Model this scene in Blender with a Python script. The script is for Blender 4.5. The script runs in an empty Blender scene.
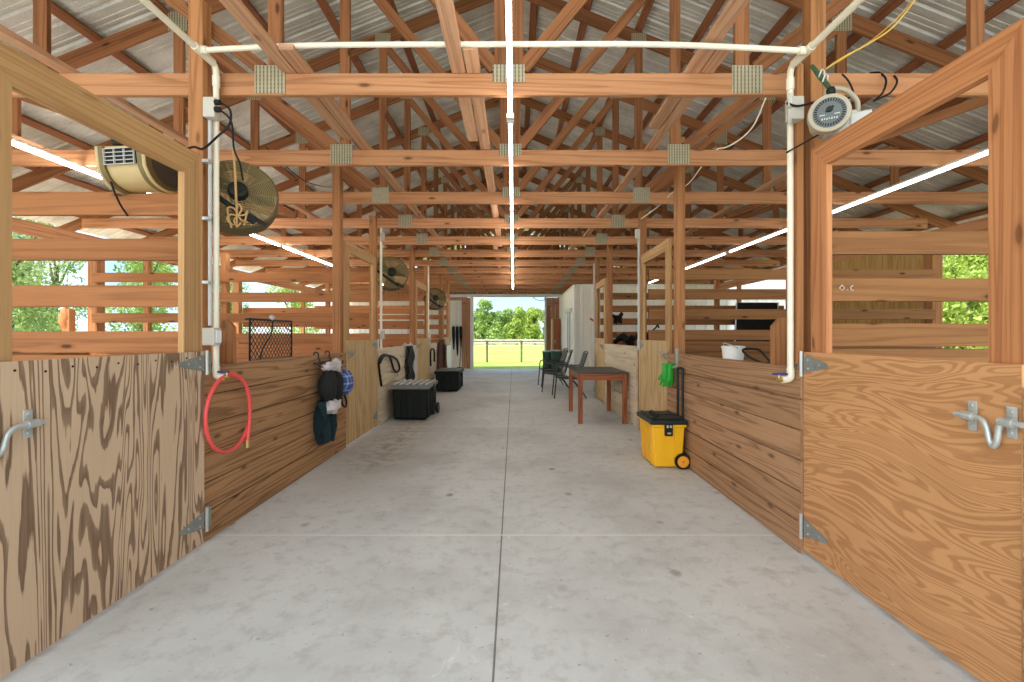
import bpy, math, random
from mathutils import Vector, Matrix
R = random.Random(7)
SC = bpy.context.scene
COL = SC.collection
PI = math.pi
F = 474.0            # focal length in pixels of the 1024 px wide frame
EYE = 1.3

# ------------------------------------------------------------------ materials
def new_mat(name):
    m = bpy.data.materials.new(name); m.use_nodes = True
    nt = m.node_tree
    return m, nt, nt.nodes['Principled BSDF']

def nd(nt, typ, ins=None, **kw):
    n = nt.nodes.new(typ)
    for k, v in kw.items(): setattr(n, k, v)
    for k, v in (ins or {}).items():
        s = n.inputs[k]
        if isinstance(v, bpy.types.NodeSocket): nt.links.new(v, s)
        else: s.default_value = v
    return n

def mth(nt, op, a, b=0.0, c=0.0):
    return nd(nt, 'ShaderNodeMath', {0: a, 1: b, 2: c}, operation=op).outputs[0]

def ramp(nt, fac, stops):
    n = nd(nt, 'ShaderNodeValToRGB', {'Fac': fac})
    cr = n.color_ramp
    while len(cr.elements) < len(stops): cr.elements.new(0.5)
    for e, (p, c) in zip(cr.elements, stops):
        e.position = p; e.color = c if len(c) == 4 else (*c, 1)
    return n.outputs[0]

def mixc(nt, fac, a, b, mode='MIX'):
    n = nt.nodes.new('ShaderNodeMix'); n.data_type = 'RGBA'; n.blend_type = mode
    for i, v in ((0, fac), (6, a), (7, b)):
        s = n.inputs[i]
        if isinstance(v, bpy.types.NodeSocket): nt.links.new(v, s)
        else: s.default_value = v if i == 0 or len(v) == 4 else (*v, 1)
    return n.outputs[2]

def s2l(r, g, b):
    f = lambda c: (c / 255 / 12.92) if c <= 10 else ((c / 255 + 0.055) / 1.055) ** 2.4
    return (f(r), f(g), f(b))

def desat(c, k):
    g = c[0] * .3 + c[1] * .59 + c[2] * .11
    return tuple(x + (g - x) * k for x in c)

def wood(name, light, dark, us=0.7, vs=9.0, rings=7.0, knots=0.5, var=0.25, rough=0.7, fibre=0.25, dist=0.25, lo=0.45, hi=0.92, warp=None, rc=1.0, ds=0.1, jag=0.0, sharp=False):
    light, dark = desat(light, ds), desat(dark, ds)
    m, nt, b = new_mat(name)
    uvn = nd(nt, 'ShaderNodeUVMap'); uvn.uv_map = 'UVMap'
    sp = nd(nt, 'ShaderNodeSeparateXYZ', {0: uvn.outputs[0]})
    u, v = sp.outputs[0], sp.outputs[1]
    if warp:
        w = nd(nt, 'ShaderNodeTexNoise', {'Vector': uvn.outputs[0], 'Scale': warp[0], 'Detail': 1.0}).outputs[0]
        v = mth(nt, 'ADD', v, mth(nt, 'MULTIPLY', w, warp[1]))
    at = nd(nt, 'ShaderNodeAttribute', attribute_name='rnd').outputs[2]
    oi = nd(nt, 'ShaderNodeObjectInfo').outputs['Random']
    rs = mth(nt, 'FRACT', mth(nt, 'ADD', at, oi))
    z = mth(nt, 'MULTIPLY', rs, 90.0)
    def vec(a, c):
        return nd(nt, 'ShaderNodeCombineXYZ', {0: mth(nt, 'MULTIPLY', u, a), 1: mth(nt, 'MULTIPLY', v, c), 2: z}).outputs[0]
    h = nd(nt, 'ShaderNodeTexNoise', {'Vector': vec(us, vs), 'Scale': 1.0, 'Detail': 2.0, 'Roughness': 0.4, 'Distortion': dist}).outputs[0]
    if jag:
        jn = nd(nt, 'ShaderNodeTexNoise', {'Vector': vec(us * 5, vs * 6), 'Scale': 1.0, 'Detail': 3.0}).outputs[0]
        h = mth(nt, 'ADD', h, mth(nt, 'MULTIPLY', jn, jag))
    fr = mth(nt, 'FRACT', mth(nt, 'MULTIPLY', h, rings))
    if sharp: ring = ramp(nt, fr, [(0.0, (0,) * 3), (lo, (0,) * 3), (hi, (1,) * 3), (0.95, (0.75,) * 3), (1.0, (0.1,) * 3)])
    else: ring = ramp(nt, fr, [(0.0, (0.25,) * 3), (lo, (0.0,) * 3), (hi, (1,) * 3), (1.0, (0.25,) * 3)])
    fb = nd(nt, 'ShaderNodeTexNoise', {'Vector': vec(5.0, 170.0), 'Scale': 1.0, 'Detail': 2.0}).outputs[0]
    big = nd(nt, 'ShaderNodeTexNoise', {'Vector': vec(0.9, 3.0), 'Scale': 1.0, 'Detail': 2.0}).outputs[0]
    fac = mth(nt, 'ADD', mth(nt, 'MULTIPLY', ring, rc), mth(nt, 'MULTIPLY', mth(nt, 'SUBTRACT', fb, 0.5), fibre * 2))
    fac = nd(nt, 'ShaderNodeClamp', {0: fac}).outputs[0]
    col = mixc(nt, fac, light, dark)
    val = mth(nt, 'ADD', mth(nt, 'MULTIPLY', rs, var), mth(nt, 'MULTIPLY', big, var * 1.2))
    val = mth(nt, 'ADD', val, 1.0 - var * 1.1)
    col = mixc(nt, 1.0, col, nd(nt, 'ShaderNodeCombineColor', {0: val, 1: mth(nt, 'POWER', val, 1.1), 2: mth(nt, 'POWER', val, 1.3)}).outputs[0], 'MULTIPLY')
    if knots:
        vo = nd(nt, 'ShaderNodeTexVoronoi', {'Vector': vec(1.25, 3.6), 'Scale': 1.0, 'Randomness': 1.0}, voronoi_dimensions='2D').outputs['Distance']
        k = ramp(nt, vo, [(0.0, (1,) * 3), (0.034, (0.95,) * 3), (0.05, (0.3,) * 3), (0.09, (0,) * 3)])
        col = mixc(nt, mth(nt, 'MULTIPLY', k, knots), col, tuple(c * 0.35 for c in dark))
    nt.links.new(col, b.inputs['Base Color'])
    b.inputs['Roughness'].default_value = rough
    b.inputs['Specular IOR Level'].default_value = 0.25
    bp = nd(nt, 'ShaderNodeBump', {'Height': fac, 'Strength': 0.12, 'Distance': 0.003})
    nt.links.new(bp.outputs[0], b.inputs['Normal'])
    return m

def plain(name, col, rough=0.5, metal=0.0, noise=0.12, scale=14.0, bump=0.0, emit=None):
    m, nt, b = new_mat(name)
    tc = nd(nt, 'ShaderNodeTexCoord').outputs['Object']
    n = nd(nt, 'ShaderNodeTexNoise', {'Vector': tc, 'Scale': scale, 'Detail': 4.0}).outputs[0]
    c = mixc(nt, n, tuple(x * (1 - noise) for x in col), tuple(min(1, x * (1 + noise)) for x in col))
    nt.links.new(c, b.inputs['Base Color'])
    b.inputs['Roughness'].default_value = rough; b.inputs['Metallic'].default_value = metal
    if max(col) < 0.05: b.inputs['Specular IOR Level'].default_value = 0.22
    if bump:
        bp = nd(nt, 'ShaderNodeBump', {'Height': n, 'Strength': bump, 'Distance': 0.01})
        nt.links.new(bp.outputs[0], b.inputs['Normal'])
    if emit:
        b.inputs['Emission Color'].default_value = (*emit[0], 1); b.inputs['Emission Strength'].default_value = emit[1]
    return m

M = {}
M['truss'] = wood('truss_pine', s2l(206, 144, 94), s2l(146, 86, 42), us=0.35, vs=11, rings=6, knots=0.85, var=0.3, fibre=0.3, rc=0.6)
M['web'] = wood('shaded_web_pine', s2l(158, 100, 54), s2l(94, 52, 21), us=0.35, vs=11, rings=6, knots=0.85, var=0.3, fibre=0.3, rc=0.6)  # web and top chord colour darkened to carry the roof's shade
M['runner'] = wood('runner_pine', s2l(214, 164, 124), s2l(164, 112, 74), us=0.35, vs=11, rings=6, knots=0.6, var=0.2, fibre=0.35, rc=0.6)
M['purlin'] = wood('purlin_pine', s2l(150, 92, 52), s2l(94, 52, 26), us=0.5, vs=12, rings=5, knots=0.4, var=0.3, rc=0.6)
M['post'] = wood('post_pine', s2l(180, 120, 66), s2l(122, 72, 32), us=0.3, vs=12, rings=6, knots=0.6, var=0.25, rc=0.6)
M['rail'] = wood('rail_pine', s2l(176, 112, 58), s2l(112, 64, 26), us=0.3, vs=9, rings=6, knots=0.9, var=0.3, rc=0.45, fibre=0.3)
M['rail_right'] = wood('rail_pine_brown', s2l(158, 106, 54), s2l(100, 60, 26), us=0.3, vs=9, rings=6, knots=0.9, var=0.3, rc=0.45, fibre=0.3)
M['frame_tan'] = wood('door_frame_tan', s2l(198, 152, 94), s2l(146, 100, 52), us=0.25, vs=12, rings=8, knots=0.3, var=0.12, rc=0.55)
M['frame_orange'] = wood('door_frame_orange', s2l(200, 132, 76), s2l(142, 78, 34), us=0.25, vs=12, rings=8, knots=0.7, var=0.12, rc=0.6)
M['wall_dark'] = wood('stained_wall_plank', s2l(176, 130, 82), s2l(106, 70, 38), us=0.30, vs=7.5, rings=11, knots=0.7, var=0.28, lo=0.5, fibre=0.4, rc=0.75, jag=0.02)
M['wall_right'] = wood('stained_wall_plank_right', s2l(184, 138, 96), s2l(118, 80, 50), us=0.30, vs=7.5, rings=11, knots=0.7, var=0.24, lo=0.5, fibre=0.4, rc=0.7, jag=0.02)
M['wall_pale'] = wood('pale_wall_plank', s2l(222, 204, 172), s2l(184, 158, 122), us=0.4, vs=8, rings=7, knots=0.7, var=0.2, rc=0.55)
M['ply_left'] = wood('weathered_plywood', s2l(218, 186, 150), s2l(134, 104, 78), us=0.55, vs=5.6, rings=16, knots=0.0, var=0.14, lo=0.56, hi=0.63, fibre=0.25, dist=0.7, rough=0.75, jag=0.05, sharp=True)
M['ply_right'] = wood('orange_plywood', s2l(208, 150, 92), s2l(172, 114, 62), us=0.7, vs=6.0, rings=20, knots=0.0, var=0.2, lo=0.45, hi=0.6, fibre=0.22, dist=0.8, warp=(1.3, 0.3), jag=0.05, rc=0.75, sharp=True)
M['ply_pale'] = wood('tan_plywood', s2l(208, 176, 122), s2l(184, 146, 92), us=0.8, vs=5, rings=6, knots=0.1, var=0.12)
M['ply_outer'] = wood('yellow_outer_siding', s2l(206, 164, 88), s2l(176, 132, 62), us=0.7, vs=9, rings=6, knots=0.1, var=0.12)
M['slide'] = wood('sliding_door_boards', s2l(196, 138, 98), s2l(146, 94, 62), us=0.5, vs=10, rings=6, knots=0.3, var=0.2)
M['table'] = wood('red_brown_table_wood', s2l(164, 90, 44), s2l(122, 62, 28), us=0.6, vs=14, rings=6, knots=0.0, var=0.15, rough=0.45)
M['cabinet'] = wood('red_brown_cabinet_wood', s2l(168, 98, 62), s2l(140, 76, 46), us=0.6, vs=8, rings=6, knots=0.0, var=0.1)
M['bark'] = wood('tree_bark', s2l(120, 104, 88), s2l(70, 58, 48), us=2, vs=20, rings=5, knots=0, var=0.2)
M['fence_wood'] = wood('grey_fence_wood', s2l(120, 108, 96), s2l(84, 74, 66), us=0.6, vs=12, rings=5, knots=0.2, var=0.2)
M['fence_white'] = wood('white_fence_wood', s2l(186, 178, 168), s2l(150, 142, 134), us=0.6, vs=12, rings=5, knots=0.1, var=0.15)
M['galv'] = plain('galvanised_steel', s2l(196, 200, 196), 0.35, 0.45, 0.18, 30)
M['hinge'] = plain('dull_hinge_steel', s2l(146, 152, 146), 0.45, 0.4, 0.2, 30)
M['plate'] = None
M['pvc'] = plain('cream_plastic_pipe', s2l(236, 228, 206), 0.35, 0, 0.05)
M['conduit'] = plain('grey_plastic_conduit', s2l(190, 188, 182), 0.4, 0, 0.05)
M['box_grey'] = plain('grey_outlet_box', s2l(196, 190, 176), 0.45, 0, 0.06)
M['white'] = plain('white_plastic', s2l(238, 238, 232), 0.4, 0, 0.03)
M['black'] = plain('black_plastic', (0.012, 0.014, 0.014), 0.4, 0, 0.2)
M['cord'] = plain('black_cord', (0.012, 0.010, 0.012), 0.5, 0, 0.1)
M['tan_cord'] = plain('tan_cord', s2l(200, 150, 80), 0.6, 0, 0.1)
M['yellow_cord'] = plain('yellow_cord', s2l(226, 190, 80), 0.5, 0, 0.1)
M['rope'] = plain('tan_rope', s2l(190, 150, 96), 0.8, 0, 0.2, 60)
M['hose'] = plain('red_rubber_hose', s2l(240, 86, 82), 0.4, 0, 0.06)
M['brass'] = plain('brass_fitting', s2l(196, 170, 110), 0.35, 0.8, 0.1)
M['blue'] = plain('blue_plastic', s2l(44, 58, 120), 0.5, 0, 0.1)
M['trunk'] = plain('black_trunk_plastic', (0.006, 0.009, 0.008), 0.5, 0, 0.3, 8)
M['lid_grey'] = plain('grey_lid_plastic', s2l(112, 112, 108), 0.5, 0, 0.1)
M['rib_pale'] = plain('dusty_lid_rib', s2l(196, 196, 192), 0.5, 0, 0.1)
M['yellow'] = plain('yellow_box_plastic', s2l(246, 184, 24), 0.38, 0, 0.04, 6)
M['lidblack'] = plain('dark_lid_plastic', (0.018, 0.026, 0.024), 0.4, 0, 0.2)
M['orange'] = plain('orange_wheel_hub', s2l(240, 160, 40), 0.4, 0, 0.05)
M['green'] = plain('green_rubber_glove', s2l(40, 168, 50), 0.5, 0, 0.12, 40)
M['tabletop'] = plain('dark_table_top', s2l(70, 70, 66), 0.55, 0, 0.2, 10)
M['chair'] = plain('dark_chair_metal', s2l(66, 68, 66), 0.45, 0.5, 0.1)
M['sling'] = plain('grey_green_sling', s2l(92, 98, 90), 0.8, 0, 0.15, 60)
M['bin'] = plain('dark_green_bin', s2l(44, 76, 62), 0.5, 0, 0.12)
M['blower'] = plain('tan_blower_shell', s2l(196, 172, 122), 0.38, 0.0, 0.06)
M['blower_rim'] = plain('olive_blower_plate', s2l(112, 96, 56), 0.42, 0.0, 0.08)
M['blower_grey'] = plain('grey_tan_blower_shell', s2l(170, 160, 136), 0.4, 0.0, 0.06)
M['dark_mesh'] = plain('dark_intake_mesh', s2l(78, 66, 56), 0.6, 0.2, 0.3, 90)
M['vent'] = plain('slate_vent_face', s2l(92, 98, 96), 0.5, 0.2, 0.1)
M['fan'] = plain('dark_olive_fan_metal', s2l(96, 84, 54), 0.65, 0.1, 0.15)
M['fan_wire'] = plain('olive_guard_wire', s2l(158, 138, 92), 0.55, 0.2, 0.1)
M['fan_black'] = plain('black_fan_part', (0.02, 0.022, 0.018), 0.45, 0.2, 0.2)
M['fleece'] = plain('pale_patterned_fleece', s2l(206, 198, 196), 0.9, 0, 0.35, 60, 0.6)
M['mask'] = plain('charcoal_mask_mesh', (0.018, 0.020, 0.019), 0.75, 0, 0.35, 120, 0.3)
def mk_plaid():
    m, nt, b = new_mat('blue_plaid_cloth')
    tc = nd(nt, 'ShaderNodeTexCoord').outputs['Object']; sp = nd(nt, 'ShaderNodeSeparateXYZ', {0: tc})
    a = mth(nt, 'LESS_THAN', mth(nt, 'FRACT', mth(nt, 'MULTIPLY', sp.outputs[1], 16.0)), 0.22)
    c = mth(nt, 'LESS_THAN', mth(nt, 'FRACT', mth(nt, 'MULTIPLY', sp.outputs[2], 13.0)), 0.22)
    col = mixc(nt, mth(nt, 'MULTIPLY', mth(nt, 'ADD', a, c), 0.4), s2l(50, 84, 150), s2l(190, 204, 224))
    nt.links.new(col, b.inputs['Base Color']); b.inputs['Roughness'].default_value = 0.85
    return m
M['bluecloth'] = mk_plaid()
M['teal'] = plain('dark_teal_net', s2l(30, 48, 52), 0.85, 0, 0.45, 60, 0.5)
M['coat'] = plain('brown_coat_cloth', s2l(96, 66, 54), 0.9, 0, 0.3, 30, 0.3)
M['strap'] = plain('black_webbing', (0.014, 0.014, 0.014), 0.7, 0, 0.2)
M['trim'] = plain('white_trim_paint', s2l(232, 230, 224), 0.5, 0, 0.04)
M['shed'] = plain('white_shed_metal', s2l(240, 240, 238), 0.5, 0, 0.04)
M['glass'] = plain('pale_window_glass', s2l(150, 178, 190), 0.1, 0, 0.05)
M['tube'] = plain('lit_led_tube', (1, 1, 1), 0.5, 0, 0, emit=((1.0, 0.95, 0.89), 11.5))
M['tube_side'] = plain('lit_stall_tube', (1, 1, 1), 0.5, 0, 0, emit=((1.0, 0.95, 0.89), 7.0))
M['tube_left'] = plain('lit_left_stall_tube', (1, 1, 1), 0.5, 0, 0, emit=((1.0, 0.95, 0.89), 48.0))
M['tube_far'] = plain('lit_far_aisle_tube', (1, 1, 1), 0.5, 0, 0, emit=((1.0, 0.96, 0.91), 32.0))
M['fixture'] = plain('white_fixture_metal', s2l(226, 226, 220), 0.4, 0, 0.03)
M['red'] = plain('red_plastic', s2l(190, 50, 40), 0.5, 0, 0.1)
M['chalk'] = plain('white_chalk', s2l(220, 210, 196), 0.9, 0, 0.1)

def mk_plate():
    m, nt, b = new_mat('gang_nail_plate')
    tc = nd(nt, 'ShaderNodeTexCoord').outputs['Object']
    sp = nd(nt, 'ShaderNodeSeparateXYZ', {0: tc})
    w = mth(nt, 'FRACT', mth(nt, 'MULTIPLY', sp.outputs[0], 42.0))
    z = mth(nt, 'FRACT', mth(nt, 'MULTIPLY', sp.outputs[2], 38.0))
    slot = mth(nt, 'MULTIPLY', mth(nt, 'GREATER_THAN', w, 0.60), mth(nt, 'ADD', 0.6, mth(nt, 'MULTIPLY', mth(nt, 'GREATER_THAN', z, 0.3), 0.4)))
    n = nd(nt, 'ShaderNodeTexNoise', {'Vector': tc, 'Scale': 25.0}).outputs[0]
    c = mixc(nt, slot, mixc(nt, n, s2l(164, 154, 126), s2l(192, 184, 154)), s2l(112, 102, 78))
    nt.links.new(c, b.inputs['Base Color'])
    b.inputs['Metallic'].default_value = 0.35; b.inputs['Roughness'].default_value = 0.5
    return m
M['plate'] = mk_plate()

def mk_roof():
    m, nt, b = new_mat('galvalume_roof_sheet')
    tc = nd(nt, 'ShaderNodeTexCoord').outputs['Object']
    n1 = nd(nt, 'ShaderNodeTexNoise', {'Vector': tc, 'Scale': 3.0, 'Detail': 5.0}).outputs[0]
    n2 = nd(nt, 'ShaderNodeTexNoise', {'Vector': tc, 'Scale': 70.0, 'Detail': 2.0}).outputs[0]
    n = mth(nt, 'ADD', mth(nt, 'MULTIPLY', n1, 0.65), mth(nt, 'MULTIPLY', n2, 0.35))
    c = ramp(nt, n, [(0.3, s2l(168, 168, 158)), (0.5, s2l(202, 201, 191)), (0.7, s2l(220, 219, 211))])
    nt.links.new(c, b.inputs['Base Color'])
    b.inputs['Metallic'].default_value = 0.25; b.inputs['Roughness'].default_value = 0.42
    return m
M['roof'] = mk_roof()

def mk_siding():
    m, nt, b = new_mat('white_siding')
    tc = nd(nt, 'ShaderNodeTexCoord').outputs['Object']
    n1 = nd(nt, 'ShaderNodeTexNoise', {'Vector': tc, 'Scale': 1.5, 'Detail': 4.0}).outputs[0]
    c = mixc(nt, n1, s2l(228, 222, 204), s2l(242, 238, 226))
    nt.links.new(c, b.inputs['Base Color']); b.inputs['Roughness'].default_value = 0.5
    return m
M['siding'] = mk_siding()

def mk_concrete():
    m, nt, b = new_mat('barn_concrete')
    tc = nd(nt, 'ShaderNodeTexCoord').outputs['Object']
    sp = nd(nt, 'ShaderNodeSeparateXYZ', {0: tc})
    x, y = sp.outputs[0], sp.outputs[1]
    nA = nd(nt, 'ShaderNodeTexNoise', {'Vector': tc, 'Scale': 0.9, 'Detail': 6.0, 'Roughness': 0.6}).outputs[0]
    nB = nd(nt, 'ShaderNodeTexNoise', {'Vector': tc, 'Scale': 9.0, 'Detail': 6.0, 'Roughness': 0.7}).outputs[0]
    nC = nd(nt, 'ShaderNodeTexNoise', {'Vector': tc, 'Scale': 120.0, 'Detail': 2.0}).outputs[0]
    c = ramp(nt, nA, [(0.3, s2l(188, 188, 184)), (0.5, s2l(210, 212, 209)), (0.7, s2l(221, 222, 220))])
    c = mixc(nt, ramp(nt, nB, [(0.35, (0.45,) * 3), (0.5, (0,) * 3)]), c, s2l(172, 168, 162))
    c = mixc(nt, mth(nt, 'MULTIPLY', nC, 0.18), c, s2l(150, 145, 138))
    # scattered scuffs and drops
    vo = nd(nt, 'ShaderNodeTexVoronoi', {'Vector': nd(nt, 'ShaderNodeMapping', {0: tc, 3: (1.0, 0.8, 1)}).outputs[0], 'Scale': 3.0, 'Randomness': 1.0}).outputs['Distance']
    nD = nd(nt, 'ShaderNodeTexNoise', {'Vector': tc, 'Scale': 1.7, 'Detail': 3.0}).outputs[0]
    spot = mth(nt, 'MULTIPLY', ramp(nt, vo, [(0.0, (1,) * 3), (0.06, (0.8,) * 3), (0.12, (0,) * 3)]), ramp(nt, nD, [(0.40, (0,) * 3), (0.56, (0.8,) * 3)]))
    c = mixc(nt, spot, c, s2l(120, 110, 100))
    vw = nd(nt, 'ShaderNodeTexNoise', {'Vector': tc, 'Scale': 5.0, 'Detail': 8.0, 'Roughness': 0.8, 'Distortion': 1.5}).outputs[0]
    c = mixc(nt, ramp(nt, vw, [(0.60, (0,) * 3), (0.68, (0.65,) * 3)]), c, s2l(240, 239, 236))
    fs = nd(nt, 'ShaderNodeTexNoise', {'Vector': tc, 'Scale': 26.0, 'Detail': 3.0, 'Roughness': 0.7}).outputs[0]
    c = mixc(nt, ramp(nt, fs, [(0.64, (0,) * 3), (0.72, (0.55,) * 3)]), c, s2l(118, 108, 98))
    # worn brown dirt along the left wall, further in
    dx = mth(nt, 'ABSOLUTE', mth(nt, 'ADD', x, 1.45)); 
    dirt = mth(nt, 'MULTIPLY', ramp(nt, mth(nt, 'MULTIPLY', dx, 1.0), [(0.05, (1,) * 3), (0.6, (0,) * 3)]), ramp(nt, nB, [(0.38, (0,) * 3), (0.6, (0.85,) * 3)]))
    yy = ramp(nt, mth(nt, 'DIVIDE', y, 10.0), [(0.36, (0,) * 3), (0.5, (1,) * 3), (0.75, (1,) * 3), (0.95, (0,) * 3)])
    c = mixc(nt, mth(nt, 'MULTIPLY', dirt, yy), c, s2l(150, 132, 108))
    # saw-cut joints
    jx = mth(nt, 'LESS_THAN', mth(nt, 'ABSOLUTE', mth(nt, 'ADD', x, 0.0777)), 0.0045)
    c = mixc(nt, mth(nt, 'MULTIPLY', jx, 0.75), c, s2l(70, 64, 58))
    fy = mth(nt, 'ABSOLUTE', mth(nt, 'SUBTRACT', mth(nt, 'PINGPONG', mth(nt, 'SUBTRACT', y, 3.08), 1.83), 0.0))
    jy = mth(nt, 'LESS_THAN', fy, 0.012)
    c = mixc(nt, mth(nt, 'MULTIPLY', jy, 0.6), c, s2l(232, 228, 222))
    nt.links.new(c, b.inputs['Base Color'])
    b.inputs['Roughness'].default_value = 0.72; b.inputs['Specular IOR Level'].default_value = 0.3
    bp = nd(nt, 'ShaderNodeBump', {'Height': nB, 'Strength': 0.06, 'Distance': 0.01})
    nt.links.new(bp.outputs[0], b.inputs['Normal'])
    return m
M['concrete'] = mk_concrete()

def mk_grass():
    m, nt, b = new_mat('lawn_grass')
    tc = nd(nt, 'ShaderNodeTexCoord').outputs['Object']
    n1 = nd(nt, 'ShaderNodeTexNoise', {'Vector': tc, 'Scale': 0.5, 'Detail': 6.0}).outputs[0]
    n2 = nd(nt, 'ShaderNodeTexNoise', {'Vector': tc, 'Scale': 12.0, 'Detail': 4.0}).outputs[0]
    n = mth(nt, 'ADD', mth(nt, 'MULTIPLY', n1, 0.6), mth(nt, 'MULTIPLY', n2, 0.4))
    c = ramp(nt, n, [(0.32, s2l(112, 142, 46)), (0.5, s2l(150, 168, 66)), (0.68, s2l(178, 182, 98))])
    nt.links.new(c, b.inputs['Base Color']); b.inputs['Roughness'].default_value = 0.9
    bp = nd(nt, 'ShaderNodeBump', {'Height': n2, 'Strength': 0.4, 'Distance': 0.05})
    nt.links.new(bp.outputs[0], b.inputs['Normal'])
    return m
M['grass'] = mk_grass()
M['bounce_ground'] = plain('pale_bounce_ground', s2l(226, 208, 180), 0.95, 0, 0.12, 3.0)

def leafmat(name, a, c2):
    m, nt, b = new_mat(name)
    at = nd(nt, 'ShaderNodeAttribute', attribute_name='rnd').outputs[2]
    col = mixc(nt, at, a, c2)
    nt.links.new(col, b.inputs['Base Color']); b.inputs['Roughness'].default_value = 0.6
    tr = nd(nt, 'ShaderNodeBsdfTranslucent', {'Color': col})
    mx = nd(nt, 'ShaderNodeMixShader', {0: 0.35, 1: b.outputs[0], 2: tr.outputs[0]})
    nt.links.new(mx.outputs[0], nt.nodes['Material Output'].inputs[0])
    return m
M['leaf'] = leafmat('mid_green_leaves', s2l(98, 130, 62), s2l(168, 190, 102))
M['leaf_y'] = leafmat('yellow_green_leaves', s2l(118, 146, 50), s2l(186, 202, 96))
M['leaf_p'] = leafmat('grey_green_leaves', s2l(108, 132, 72), s2l(176, 190, 120))

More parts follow.
